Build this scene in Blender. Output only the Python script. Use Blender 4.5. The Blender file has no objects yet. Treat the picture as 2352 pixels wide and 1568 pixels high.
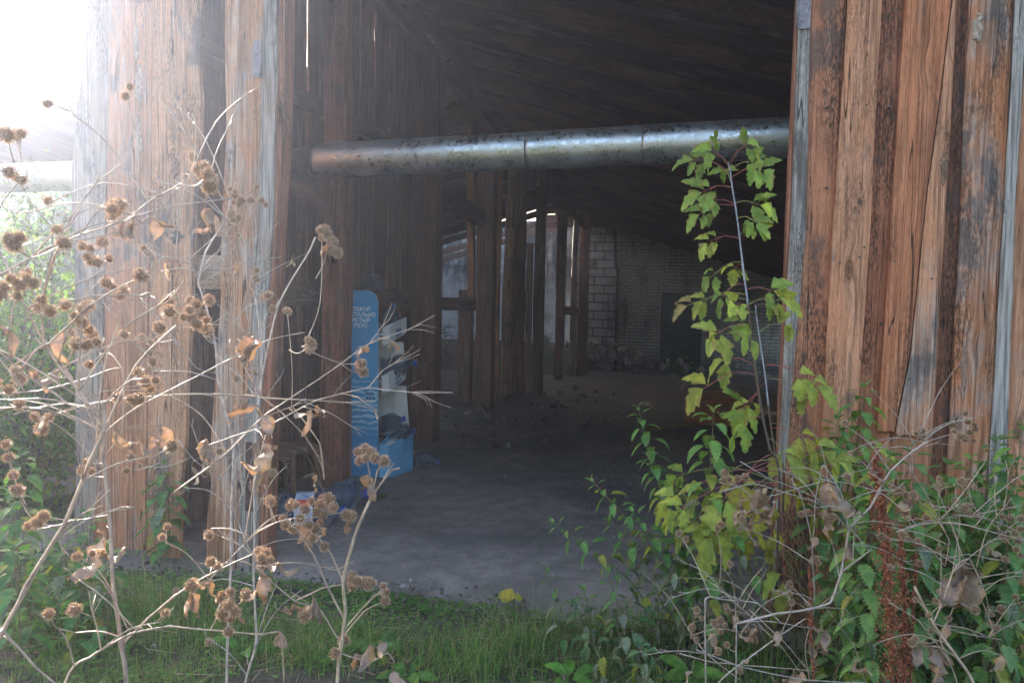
import bpy, math, random
from mathutils import Vector, Matrix, Euler, noise
R = math.radians
V = Vector
rnd = random.Random(7)
scn = bpy.context.scene
col = scn.collection

# ------------------------------------------------------------------ camera, sky, sun, exposure
F = 1811.0                       # focal length in pixels of a 2352 px wide frame
CAM = V((0, 0, 1.6)); PITCH = R(2.97); ROLL = R(1.2)
fwd = V((0, math.cos(PITCH), -math.sin(PITCH)))
right0 = V((1, 0, 0)); up0 = right0.cross(fwd)
cr, sr = math.cos(ROLL), math.sin(ROLL)
right = right0 * cr + up0 * sr
up = up0 * cr - right0 * sr
cam_d = bpy.data.cameras.new('camera'); cam = bpy.data.objects.new('camera', cam_d); col.objects.link(cam)
cam_d.sensor_width = 23.5; cam_d.lens = F / 2352 * 23.5
cam_d.clip_start = 0.05; cam_d.clip_end = 1000
M = Matrix((right, up, -fwd)).transposed().to_4x4(); M.translation = CAM
cam.matrix_world = M
cam_d.dof.use_dof = True; cam_d.dof.focus_distance = 4.2; cam_d.dof.aperture_fstop = 5.6
scn.camera = cam

SUN_AZ = R(-36); SUN_EL = R(19)     # azimuth from +Y, negative = left
sdir = V((math.sin(SUN_AZ) * math.cos(SUN_EL), math.cos(SUN_AZ) * math.cos(SUN_EL), math.sin(SUN_EL)))
w = bpy.data.worlds.new('World'); scn.world = w; w.use_nodes = True
nt = w.node_tree; bg = nt.nodes['Background']
sky = nt.nodes.new('ShaderNodeTexSky'); sky.sky_type = 'NISHITA'; sky.sun_disc = False
sky.sun_elevation = SUN_EL; sky.sun_rotation = SUN_AZ
sky.dust_density = 4.0; sky.air_density = 1.0; sky.ozone_density = 0.6
nt.links.new(sky.outputs[0], bg.inputs[0]); bg.inputs[1].default_value = 0.15
sl = bpy.data.lights.new('sun', 'SUN'); sl.energy = 4.2; sl.angle = R(0.5); sl.color = (1, .95, .88)
so = bpy.data.objects.new('sun', sl); col.objects.link(so)
so.rotation_euler = (-sdir).to_track_quat('-Z', 'Y').to_euler()
scn.view_settings.view_transform = 'Standard'; scn.view_settings.look = 'None'
scn.view_settings.exposure = 2.7; scn.view_settings.gamma = 1.0
scn.cycles.max_bounces = 10; scn.cycles.diffuse_bounces = 5; scn.cycles.transparent_max_bounces = 12
scn.cycles.volume_bounces = 0
scn.cycles.sample_clamp_indirect = 4.0

def ray(px, py): return fwd * F + right * (px - 1176) - up * (py - 784)
def at(px, py, Y):
    d = ray(px, py); return CAM + d * (Y / d.y)
def gnd(px, py, z=0.0):
    d = ray(px, py); return CAM + d * ((z - CAM.z) / d.z)
TH = R(14.0)
e1 = V((math.cos(TH), -math.sin(TH), 0)); e2 = V((math.sin(TH), math.cos(TH), 0)); ez = V((0, 0, 1))
F0 = V((-1.34, 4.6, 0))
def B(a, b, z): return F0 + e1 * a + e2 * b + ez * z      # shed frame: a across, b into the shed
def ab(p): q = p - F0; return q.dot(e1), q.dot(e2), p.z
def fp(px, py, b=0.0):                                    # pixel -> (a, z) on the plane b
    d = ray(px, py); o = F0 + e2 * b
    t = (o - CAM).dot(e2) / d.dot(e2); p = CAM + d * t
    return (p - F0).dot(e1), p.z

# ------------------------------------------------------------------ mesh and object helpers
ORG = {}
def vt(t, a, b):
    k = rnd.uniform(a, b); return (t[0] * k * rnd.uniform(.95, 1.05), t[1] * k, t[2] * k * rnd.uniform(.93, 1.07))
class MB:
    def __init__(s): s.v = []; s.f = []; s.sm = []; s.uv = []; s.tn = []; s.wr = []; s.mi = []
    def vert(s, p, uv=None, tone=(1, 1, 1), wear=(0, 0, 0)):
        s.v.append(V(p)); s.uv.append(uv or (p[0], p[2], p[1])); s.tn.append(tone); s.wr.append(wear); return len(s.v) - 1
    def face(s, idx, smooth=False, mi=0): s.f.append(tuple(idx)); s.sm.append(smooth); s.mi.append(mi)
    def box(s, c, ax, hx, ay, hy, az, hz, tone=(1, 1, 1), wear=(0, 0, 0), seed=0., mi=0, along=2):
        c = V(c); vs = []
        P = [(-1,-1,-1),(1,-1,-1),(1,1,-1),(-1,1,-1),(-1,-1,1),(1,-1,1),(1,1,1),(-1,1,1)]
        H = (hx, hy, hz)
        for fc in ((0,3,2,1),(4,5,6,7),(0,1,5,4),(1,2,6,5),(2,3,7,6),(3,0,4,7)):
            ids = []
            for k in fc:
                q = P[k]; l = [q[i] * H[i] for i in range(3)]
                o = [i for i in range(3) if i != along]
                u = l[o[0]] + l[o[1]]
                ids.append(s.vert(c + ax * l[0] + ay * l[1] + az * l[2], (u, l[along], seed), tone, wear))
            s.face(ids, False, mi)
    def beam(s, p0, p1, wdt, hgt, tone=(1, 1, 1), wear=(0, 0, 0), seed=None, upv=None, n=1, wob=0.0, mi=0):
        p0 = V(p0); p1 = V(p1); d = p1 - p0; L = d.length; d.normalize()
        u = (upv or ez); sx = d.cross(u)
        if sx.length < .05: sx = d.cross(e1)
        sx.normalize(); u = sx.cross(d).normalized()
        seed = rnd.random() * 50 if seed is None else seed
        rings = []
        for i in range(n + 1):
            t = i / n; c = p0.lerp(p1, t)
            if wob: c = c + sx * noise.noise(V((t * 4, seed, 0))) * wob + u * noise.noise(V((t * 4, seed, 9))) * wob
            k = 1 + (noise.noise(V((t * 5, seed, 3))) * .12 if wob else 0)
            rings.append([c + sx * (a * wdt / 2 * k) + u * (b * hgt / 2 * k) for a, b in ((-1,-1),(1,-1),(1,1),(-1,1))])
        acc = 0
        for side in range(4):
            wd = hgt if side % 2 else wdt
            prev = None
            for i in range(n + 1):
                t = i / n * L
                a = s.vert(rings[i][side], (acc, t, seed), tone, wear); b = s.vert(rings[i][(side + 1) % 4], (acc + wd, t, seed), tone, wear)
                if prev: s.face((prev[0], prev[1], b, a), False, mi)
                prev = (a, b)
            acc += wd
        for rr, fl in ((rings[0], 1), (rings[-1], 0)):
            ids = [s.vert(q, (i * .03, i * .01, seed), tone, wear) for i, q in enumerate(rr)]
            s.face(ids[::-1] if not fl else ids, False, mi)
    def tube(s, pts, rad, n=6, tone=(1, 1, 1), wear=(0, 0, 0), seed=None, cap=True, mi=0, smooth=True):
        pts = [V(p) for p in pts]; m = len(pts)
        if not hasattr(rad, '__len__'): rad = [rad] * m
        seed = rnd.random() * 50 if seed is None else seed
        rings = []; L = 0; ref = None
        for i in range(m):
            d = (pts[min(i + 1, m - 1)] - pts[max(i - 1, 0)])
            if d.length < 1e-9: d = ez.copy()
            d.normalize()
            if ref is None:
                ref = d.cross(ez)
                if ref.length < .1: ref = d.cross(V((1, 0, 0)))
            ref = (ref - d * ref.dot(d)).normalized(); o = d.cross(ref)
            if i: L += (pts[i] - pts[i - 1]).length
            rings.append([s.vert(pts[i] + (ref * math.cos(2 * math.pi * k / n) + o * math.sin(2 * math.pi * k / n)) * rad[i],
                                 (abs(k / n - .5) * 6.28 * rad[i], L, seed), tone, wear) for k in range(n)])
        for i in range(m - 1):
            for k in range(n):
                s.face((rings[i][k], rings[i][(k + 1) % n], rings[i + 1][(k + 1) % n], rings[i + 1][k]), smooth, mi)
        if cap:
            s.face(rings[0][::-1], False, mi); s.face(rings[-1], False, mi)
    def build(s, name, mats, parent=None, label=None):
        me = bpy.data.meshes.new(name)
        o_ = ORG.get(parent.name, V((0, 0, 0))) if parent else V((0, 0, 0))
        me.from_pydata([v - o_ for v in s.v], [], s.f)
        if not isinstance(mats, (list, tuple)): mats = [mats]
        for m in mats: me.materials.append(m)
        n = len(s.v)
        A = me.attributes.new('buv', 'FLOAT_VECTOR', 'POINT'); A.data.foreach_set('vector', [c for t in s.uv for c in t])
        A = me.attributes.new('tone', 'FLOAT_VECTOR', 'POINT'); A.data.foreach_set('vector', [c for t in s.tn for c in t])
        A = me.attributes.new('wear', 'FLOAT_VECTOR', 'POINT'); A.data.foreach_set('vector', [c for t in s.wr for c in t])
        me.polygons.foreach_set('use_smooth', s.sm); me.polygons.foreach_set('material_index', s.mi)
        me.update()
        o = bpy.data.objects.new(name, me); col.objects.link(o)
        if parent: o.parent = parent
        ORG[o.name] = o_
        if label: o['label'] = label
        return o
def tag(o, label, cat, group=None, kind=None):
    if label: o['label'] = label
    if cat: o['category'] = cat
    if group: o['group'] = group
    if kind: o['kind'] = kind
    return o
def thing(name, loc, label, cat, group=None):
    o = bpy.data.objects.new(name, None); col.objects.link(o); o.location = loc; o.empty_display_size = .1
    ORG[o.name] = V(loc); return tag(o, label, cat, group)

# ------------------------------------------------------------------ materials
def mat_new(name):
    m = bpy.data.materials.new(name); m.use_nodes = True
    nt = m.node_tree; b = nt.nodes['Principled BSDF']; return m, nt, b
class N:
    """small node graph writer"""
    def __init__(s, nt): s.nt = nt
    def node(s, t, **k):
        n = s.nt.nodes.new(t)
        for a, v in k.items(): setattr(n, a, v)
        return n
    def set(s, n, i, v):
        if v is None: return
        if isinstance(v, bpy.types.NodeSocket): s.nt.links.new(v, n.inputs[i])
        else: n.inputs[i].default_value = v
    def math(s, op, a, b=None, c=None, clamp=False):
        n = s.node('ShaderNodeMath', operation=op, use_clamp=clamp); s.set(n, 0, a); s.set(n, 1, b); s.set(n, 2, c); return n.outputs[0]
    def attr(s, name): return s.node('ShaderNodeAttribute', attribute_name=name).outputs['Vector']
    def sep(s, v):
        n = s.node('ShaderNodeSeparateXYZ'); s.set(n, 0, v); return n.outputs
    def comb(s, x, y, z):
        n = s.node('ShaderNodeCombineXYZ'); s.set(n, 0, x); s.set(n, 1, y); s.set(n, 2, z); return n.outputs[0]
    def noise(s, vec, scale, detail=4, rough=.55, dist=0):
        n = s.node('ShaderNodeTexNoise'); s.set(n, 'Vector', vec); n.inputs['Scale'].default_value = scale
        n.inputs['Detail'].default_value = detail; n.inputs['Roughness'].default_value = rough; n.inputs['Distortion'].default_value = dist
        return n.outputs[0]
    def ramp(s, f, a, b, inter=False):          # smooth 0..1 between a and b
        n = s.node('ShaderNodeMapRange', interpolation_type='SMOOTHSTEP'); s.set(n, 0, f); n.inputs[1].default_value = a; n.inputs[2].default_value = b
        return n.outputs[0]
    def mix(s, f, a, b, mode='MIX'):
        n = s.node('ShaderNodeMix', data_type='RGBA', blend_type=mode); s.set(n, 0, f)
        for i, v in ((6, a), (7, b)):
            if isinstance(v, tuple) and len(v) == 3: v = (*v, 1)
            s.set(n, i, v)
        return n.outputs[2]
    def bump(s, h, dist, strength=1.0):
        n = s.node('ShaderNodeBump'); s.set(n, 'Height', h); n.inputs['Distance'].default_value = dist; n.inputs['Strength'].default_value = strength
        return n.outputs[0]

def wood_material(name, bumpd=.004, spec=.25):
    """buv = (across, along, seed) metres; tone = board colour; wear = (grey, stains, cracks)"""
    m, nt, b = mat_new(name); g = N(nt)
    x, y, sd = g.sep(g.attr('buv')); tone = g.attr('tone'); wg, ws, wc = g.sep(g.attr('wear'))
    # knots pull the grain aside
    vo = g.node('ShaderNodeTexVoronoi', feature='F1'); g.set(vo, 'Vector', g.comb(g.math('MULTIPLY', x, 5.5), g.math('MULTIPLY', y, 1.6), g.math('MULTIPLY', sd, 7.1)))
    vo.inputs['Scale'].default_value = 1.0
    kd = vo.outputs['Distance']; near = g.ramp(kd, .26, .04)
    core = g.ramp(kd, .13, .07)
    xx = g.math('ADD', x, g.math('MULTIPLY', near, .022))
    warp = g.math('MULTIPLY', g.math('SUBTRACT', g.noise(g.comb(g.math('MULTIPLY', x, 1.5), g.math('MULTIPLY', y, .28), sd), 2.2, 2), .5), .035)
    xx = g.math('ADD', xx, warp)
    ys = g.math('MULTIPLY', y, .035)
    fine = g.noise(g.comb(xx, g.math('MULTIPLY', y, .05), sd), 330, 3, .65)
    grain = g.noise(g.comb(xx, ys, sd), 75, 5, .6)
    broad = g.noise(g.comb(xx, g.math('MULTIPLY', y, .12), g.math('ADD', sd, 3.3)), 9, 3, .55)
    blot = g.noise(g.comb(x, g.math('MULTIPLY', y, .25), g.math('ADD', sd, 11.7)), 6.5, 5, .6, .3)
    blot2 = g.noise(g.comb(x, g.math('MULTIPLY', y, .4), g.math('ADD', sd, 23.1)), 5, 4, .6)
    spk = g.noise(g.comb(x, g.math('MULTIPLY', y, .22), g.math('ADD', sd, 31)), 120, 4, .75)
    rd = g.noise(g.comb(xx, g.math('MULTIPLY', y, .02), g.math('ADD', sd, 5)), 15, 1.5, .5)
    ridge = g.math('ABSOLUTE', g.math('SUBTRACT', rd, .5))
    cr_ = g.math('MULTIPLY', g.ramp(ridge, .0048, .0015), g.ramp(g.math('ADD', blot, g.math('MULTIPLY', wc, .5)), .5, .62))
    dk = g.mix(1, tone, (.52, .44, .40), 'MULTIPLY')
    lt = g.mix(1, tone, (1.35, 1.3, 1.25), 'MULTIPLY')
    c = g.mix(g.ramp(grain, .30, .70), dk, lt)
    c = g.mix(g.math('MULTIPLY', g.ramp(broad, .42, .68), .65), c, g.mix(1, tone, (1.25, 1.0, .85), 'MULTIPLY'))
    c = g.mix(g.math('MULTIPLY', g.ramp(broad, .46, .3), .6), c, dk)
    c = g.mix(g.math('MULTIPLY', g.ramp(fine, .52, .34), .55), c, g.mix(1, tone, (.3, .22, .18), 'MULTIPLY'))
    gm = g.ramp(g.math('ADD', g.math('ADD', blot2, g.math('MULTIPLY', grain, .25)), g.math('MULTIPLY', wg, .5)), .76, 1.06)
    grey = g.mix(g.ramp(grain, .3, .68), (.14, .125, .115), (.46, .42, .38))
    c = g.mix(g.math('MULTIPLY', gm, .85), c, grey)
    sm = g.math('MULTIPLY', g.ramp(g.math('ADD', blot, g.math('MULTIPLY', ws, .35)), .56, .82), g.ramp(spk, .44, .58))
    c = g.mix(g.math('MULTIPLY', sm, .88), c, (.035, .028, .024))
    st2 = g.ramp(g.math('ADD', blot2, g.math('MULTIPLY', ws, .2)), .66, .74)
    c = g.mix(g.math('MULTIPLY', st2, .6), c, (.07, .055, .05))
    rings = g.math('SINE', g.math('MULTIPLY', kd, 160)); 
    kc = g.mix(g.ramp(rings, -.6, .6), (.10, .045, .025), (.22, .10, .05))
    has = g.ramp(vo.outputs['Color'], .45, .5)
    c = g.mix(g.math('MULTIPLY', g.math('MULTIPLY', core, has), .85), c, kc)
    c = g.mix(g.math('MULTIPLY', cr_, .85), c, (.03, .022, .018))
    g.set(b, 'Base Color', c); b.inputs['Roughness'].default_value = .82; b.inputs['Specular IOR Level'].default_value = spec
    h = g.math('ADD', g.math('MULTIPLY', grain, .6), g.math('MULTIPLY', fine, .35))
    h = g.math('SUBTRACT', h, g.math('MULTIPLY', cr_, 1.6)); h = g.math('SUBTRACT', h, g.math('MULTIPLY', sm, .3))
    g.set(b, 'Normal', g.bump(h, bumpd))
    return m
WOOD = wood_material('weathered_wood')
WOOD_IN = wood_material('barn_wood', .003)

def simple(name, base, rough=.8, var=.25, scale=8, bump=0., metallic=0., spec=.5, trans=0., coord='Object', second=None, alpha=None):
    m, nt, b = mat_new(name); g = N(nt)
    tc = g.node('ShaderNodeTexCoord').outputs[coord]
    n1 = g.noise(tc, scale, 5, .6); tone = g.attr('tone')
    c = g.mix(g.ramp(n1, .3, .7), tuple(x * (1 - var) for x in base), second or tuple(min(1, x * (1 + var)) for x in base))
    g.set(b, 'Base Color', c); b.inputs['Roughness'].default_value = rough; b.inputs['Metallic'].default_value = metallic
    b.inputs['Specular IOR Level'].default_value = spec
    if bump: g.set(b, 'Normal', g.bump(n1, bump))
    if trans: b.inputs['Transmission Weight'].default_value = trans
    return m

def leaf_material(name, spots=.5, tl=.45, tt=(1.2, 1.25, .7)):
    """tone = leaf colour; wear.x = position from midrib, wear.y = dryness"""
    m, nt, b = mat_new(name); g = N(nt)
    uv = g.attr('buv'); tone = g.attr('tone'); mid, dry, x3 = g.sep(g.attr('wear')); u, v, sd = g.sep(uv)
    n1 = g.noise(uv, 22, 3, .6); n2 = g.noise(uv, 90, 3, .7)
    c = g.mix(g.ramp(n1, .35, .65), g.mix(1, tone, (.7, .72, .7), 'MULTIPLY'), g.mix(1, tone, (1.25, 1.2, 1.1), 'MULTIPLY'))
    vein = g.math('ABSOLUTE', g.math('SINE', g.math('ADD', g.math('MULTIPLY', v, 330), g.math('MULTIPLY', g.math('ABSOLUTE', u), -330))))
    vm = g.math('MULTIPLY', g.ramp(vein, .22, .02), .35)
    c = g.mix(vm, c, g.mix(1, tone, (1.5, 1.4, 1.2), 'MULTIPLY'))
    c = g.mix(g.math('MULTIPLY', g.ramp(g.math('ADD', n1, g.math('MULTIPLY', g.math('ADD', mid, dry), .22)), .72, .86), .8), c, (.30, .19, .07))
    c = g.mix(g.math('MULTIPLY', g.ramp(n2, .64, .72), spots), c, (.13, .08, .035))
    g.set(b, 'Base Color', c); b.inputs['Roughness'].default_value = .55; b.inputs['Specular IOR Level'].default_value = .35
    g.set(b, 'Normal', g.bump(g.math('SUBTRACT', n1, g.math('MULTIPLY', vm, 1.5)), .002))
    t = g.node('ShaderNodeBsdfTranslucent'); g.set(t, 0, g.mix(1, c, tt, 'MULTIPLY'))
    mx = g.node('ShaderNodeMixShader'); mx.inputs[0].default_value = tl
    nt.links.new(b.outputs[0], mx.inputs[1]); nt.links.new(t.outputs[0], mx.inputs[2])
    nt.links.new(mx.outputs[0], nt.nodes['Material Output'].inputs[0])
    return m
LEAF = leaf_material('leaf'); DRYLEAF = leaf_material('dry_leaf', .3, .18, (1.1, .85, .65)); GRASSM = leaf_material('grass_blade', .0, .4)

def stem_material(name):
    m, nt, b = mat_new(name); g = N(nt)
    x, y, sd = g.sep(g.attr('buv')); tone = g.attr('tone')
    n1 = g.noise(g.comb(x, g.math('MULTIPLY', y, .06), sd), 500, 3, .6); n2 = g.noise(g.comb(x, y, sd), 14, 4, .6)
    c = g.mix(g.ramp(n1, .3, .7), g.mix(1, tone, (.5, .46, .44), 'MULTIPLY'), g.mix(1, tone, (1.25, 1.2, 1.15), 'MULTIPLY'))
    c = g.mix(g.math('MULTIPLY', g.ramp(n2, .5, .75), .5), c, g.mix(1, tone, (.45, .35, .3), 'MULTIPLY'))
    g.set(b, 'Base Color', c); b.inputs['Roughness'].default_value = .6
    g.set(b, 'Normal', g.bump(n1, .001))
    return m
STEM = stem_material('plant_stem')

def burr_material():
    m, nt, b = mat_new('burr_spines'); g = N(nt)
    tone = g.attr('tone'); g.set(b, 'Base Color', tone); b.inputs['Roughness'].default_value = .5
    t = g.node('ShaderNodeBsdfTranslucent'); g.set(t, 0, tone); mx = g.node('ShaderNodeMixShader'); mx.inputs[0].default_value = .5
    nt.links.new(b.outputs[0], mx.inputs[1]); nt.links.new(t.outputs[0], mx.inputs[2]); nt.links.new(mx.outputs[0], nt.nodes['Material Output'].inputs[0])
    return m
BURR = burr_material()

def ground_material():
    m, nt, b = mat_new('soil'); g = N(nt)
    tc = g.node('ShaderNodeTexCoord').outputs['Object']
    n1 = g.noise(tc, 1.3, 5, .6); n2 = g.noise(tc, 9, 6, .65); n3 = g.noise(tc, 60, 4, .7)
    c = g.mix(g.ramp(n2, .35, .65), (.045, .036, .026), (.11, .09, .065))
    c = g.mix(g.math('MULTIPLY', g.ramp(n1, .42, .6), .7), c, (.045, .075, .02))
    c = g.mix(g.math('MULTIPLY', g.ramp(n3, .6, .72), .5), c, (.2, .17, .12))
    g.set(b, 'Base Color', c); b.inputs['Roughness'].default_value = .95
    g.set(b, 'Normal', g.bump(g.math('ADD', g.math('MULTIPLY', n2, 3), n3), .02)); return m
def floor_material():
    m, nt, b = mat_new('trodden_floor'); g = N(nt)
    tc = g.node('ShaderNodeTexCoord').outputs['Object']
    n1 = g.noise(tc, .9, 5, .6); n2 = g.noise(tc, 7, 6, .7); n3 = g.noise(tc, 45, 5, .75); n4 = g.noise(tc, 160, 2, .6)
    c = g.mix(g.ramp(n2, .35, .65), (.20, .165, .14), (.30, .25, .215))
    c = g.mix(g.math('MULTIPLY', g.ramp(n1, .4, .62), .6), c, (.10, .088, .08))
    c = g.mix(g.math('MULTIPLY', g.ramp(n3, .6, .68), .65), c, (.05, .042, .036))
    c = g.mix(g.math('MULTIPLY', g.ramp(n4, .70, .76), .6), c, (.35, .33, .31))
    rd = g.math('ABSOLUTE', g.math('SUBTRACT', g.noise(tc, 1.1, 4, .6, .4), .5)); ck = g.ramp(rd, .004, .0012)
    c = g.mix(g.math('MULTIPLY', g.math('MULTIPLY', ck, g.ramp(n1, .5, .56)), .5), c, (.03, .026, .022))
    yy = g.sep(g.attr('buv'))[2]; deep = g.ramp(g.math('ADD', yy, g.math('MULTIPLY', n1, 3)), 8.5, 12.0)  # darker earth toward the back, colour also dims the floor there
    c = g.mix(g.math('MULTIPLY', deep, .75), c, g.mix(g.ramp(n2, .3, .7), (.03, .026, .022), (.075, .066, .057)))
    g.set(b, 'Base Color', c); b.inputs['Roughness'].default_value = .85
    g.set(b, 'Normal', g.bump(g.math('SUBTRACT', g.math('ADD', g.math('MULTIPLY', n2, 1.5), n3), g.math('MULTIPLY', ck, .3)), .012)); return m

def brick_material(name, bw, bh, paint, mortar, under, soot=.5, flake=.5, t0=2.7, t1=3.3):
    m, nt, b = mat_new(name); g = N(nt)
    uv = g.attr('buv'); x, y, sd = g.sep(uv)
    wv = g.noise(uv, 1.5, 3); wv2 = g.math('MULTIPLY', g.math('SUBTRACT', wv, .5), .05)
    br = g.node('ShaderNodeTexBrick'); g.set(br, 'Vector', g.comb(g.math('ADD', x, wv2), g.math('ADD', y, wv2), 0))
    br.inputs['Scale'].default_value = 1; br.inputs['Brick Width'].default_value = bw; br.inputs['Row Height'].default_value = bh
    br.inputs['Mortar Size'].default_value = .012 if bh < .15 else .018; br.inputs['Mortar Smooth'].default_value = .4
    br.inputs['Color1'].default_value = (*paint, 1); br.inputs['Color2'].default_value = (*[p * .82 for p in paint], 1); br.inputs['Mortar'].default_value = (*mortar, 1)
    n1 = g.noise(uv, 1.4, 6, .65); n2 = g.noise(g.comb(x, g.math('MULTIPLY', y, .3), 4), 3.5, 5, .65); n3 = g.noise(uv, 26, 4, .7)
    c = g.mix(g.math('MULTIPLY', g.ramp(n1, .52, .66), flake), br.outputs['Color'], under)
    c = g.mix(g.math('MULTIPLY', g.ramp(n2, .50, .70), soot), c, (.03, .028, .025))
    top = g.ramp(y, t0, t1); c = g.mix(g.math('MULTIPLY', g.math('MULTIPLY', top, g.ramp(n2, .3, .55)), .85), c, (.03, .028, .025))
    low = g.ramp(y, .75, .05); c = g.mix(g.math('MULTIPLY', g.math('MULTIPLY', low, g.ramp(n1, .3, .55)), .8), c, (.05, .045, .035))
    c = g.mix(g.math('MULTIPLY', g.ramp(n3, .55, .75), .35), c, g.mix(1, c, (.5, .48, .45), 'MULTIPLY'))
    g.set(b, 'Base Color', c); b.inputs['Roughness'].default_value = .95
    h = g.math('SUBTRACT', g.math('MULTIPLY', n3, .3), br.outputs['Fac'])
    g.set(b, 'Normal', g.bump(h, .015)); return m
BRICK = brick_material('whitewashed_brick', .25, .077, (.50, .50, .47), (.16, .155, .145), (.30, .27, .23), .75, .6)
BLOCK = brick_material('whitewashed_blocks', .46, .20, (.52, .52, .50), (.07, .065, .06), (.25, .22, .19), .75, .7)
PLASTER = brick_material('flaking_plaster', .39, .19, (.64, .66, .68), (.58, .59, .60), (.30, .29, .26), .5, .8, 1.3, 2.5)

def galvanised():
    m, nt, b = mat_new('galvanised_steel'); g = N(nt)
    tc = g.node('ShaderNodeTexCoord').outputs['Object']; x, y, sd = g.sep(g.attr('buv'))
    n1 = g.noise(tc, 3, 6, .7); n2 = g.noise(tc, 26, 5, .75); n3 = g.noise(g.comb(g.math('MULTIPLY', x, .15), y, 1), 90, 3, .7); n4 = g.noise(tc, 130, 3, .7)
    c = g.mix(g.ramp(n1, .35, .65), (.42, .425, .42), (.60, .61, .61))
    c = g.mix(g.math('MULTIPLY', g.ramp(n2, .52, .66), .55), c, (.55, .57, .58))
    c = g.mix(g.math('MULTIPLY', g.ramp(n2, .42, .28), .22), c, (.26, .255, .24))
    c = g.mix(g.math('MULTIPLY', g.ramp(n4, .66, .74), .35), c, (.08, .075, .07))
    g.set(b, 'Base Color', c)
    b.inputs['Metallic'].default_value = .93
    r = g.math('ADD', .12, g.math('MULTIPLY', g.ramp(g.math('ADD', n2, g.math('MULTIPLY', n1, .6)), .55, 1.05), .5))
    g.set(b, 'Roughness', r); g.set(b, 'Normal', g.bump(g.math('ADD', n2, g.math('MULTIPLY', n3, .4)), .0015)); return m
GALV = galvanised()
IRON = simple('painted_hinge_iron', (.20, .17, .18), .5, .35, 40, .0006, .3)
RUST = simple('rusty_iron', (.07, .035, .028), .8, .4, 50, .001, .2)
NAILM = simple('nail_iron', (.12, .10, .09), .5, .3, 80, 0, .7)
BARK = simple('bark', (.13, .10, .075), .95, .5, 18, .02)
ROOFM = simple('roof_sheet', (.035, .032, .03), .9, .4, 3, .01)
BLACKW = simple('black_wrap', (.018, .018, .02), .6, .5, 22, .02)
BLUE = None

# ------------------------------------------------------------------ setting: ground and floor
def patch(name, x0, x1, y0, y1, nx, ny, zf, mat):
    mb = MB()
    ids = [[mb.vert((x0 + (x1 - x0) * i / nx, y0 + (y1 - y0) * j / ny, zf(x0 + (x1 - x0) * i / nx, y0 + (y1 - y0) * j / ny))) for i in range(nx + 1)] for j in range(ny + 1)]
    for j in range(ny):
        for i in range(nx): mb.face((ids[j][i], ids[j][i + 1], ids[j + 1][i + 1], ids[j + 1][i]), True)
    return mb.build(name, mat)
def inside(x, y):
    a, b, _ = ab(V((x, y, 0))); return a, b
def gz(x, y):
    a, b = inside(x, y)
    z = noise.noise(V((x * 1.1, y * 1.1, 0))) * .05 + noise.noise(V((x * 4, y * 4, 3))) * .018 - .01
    if b > -.25 and -1.2 < a < 4.2: z = min(z, -.03) - min(.08, (b + .25) * .3)
    r = math.hypot(x, y - 6)
    if r > 30: z -= (r - 30) * .01
    return z
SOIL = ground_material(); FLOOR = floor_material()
gr = patch('ground', -9, 7, -4, 12, 200, 200, gz, SOIL); tag(gr, None, None, kind='structure')
mb = MB(); Rr = 400
o_ = [mb.vert((sx * Rr, sy * Rr, -.35)) for sx, sy in ((-1,-1),(1,-1),(1,1),(-1,1))]
mb.face(o_); far = mb.build('terrain', SOIL); tag(far, None, None, kind='structure')
mb = MB(); nx, ny = 60, 140
def fz(a, b): return .012 + noise.noise(V((a * 1.3, b * 1.3, 7))) * .012 - max(0, .12 - b) * .22 + (max(0, b - 4) * .0)
ids = []
for j in range(ny + 1):
    b = -.30 + 16.8 * (j / ny) ** 1.6
    row = []
    for i in range(nx + 1):
        a = -3.4 + 8.4 * i / nx
        bb = b + (noise.noise(V((a * 2.2, 0, 5))) * .12 if j < 6 else 0) * (1 - j / 6)
        row.append(mb.vert(B(a, bb, fz(a, bb))))
    ids.append(row)
for j in range(ny):
    for i in range(nx): mb.face((ids[j][i], ids[j][i + 1], ids[j + 1][i + 1], ids[j + 1][i]), True)
fl = mb.build('shed_floor', FLOOR); tag(fl, None, None, kind='structure')

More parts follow.
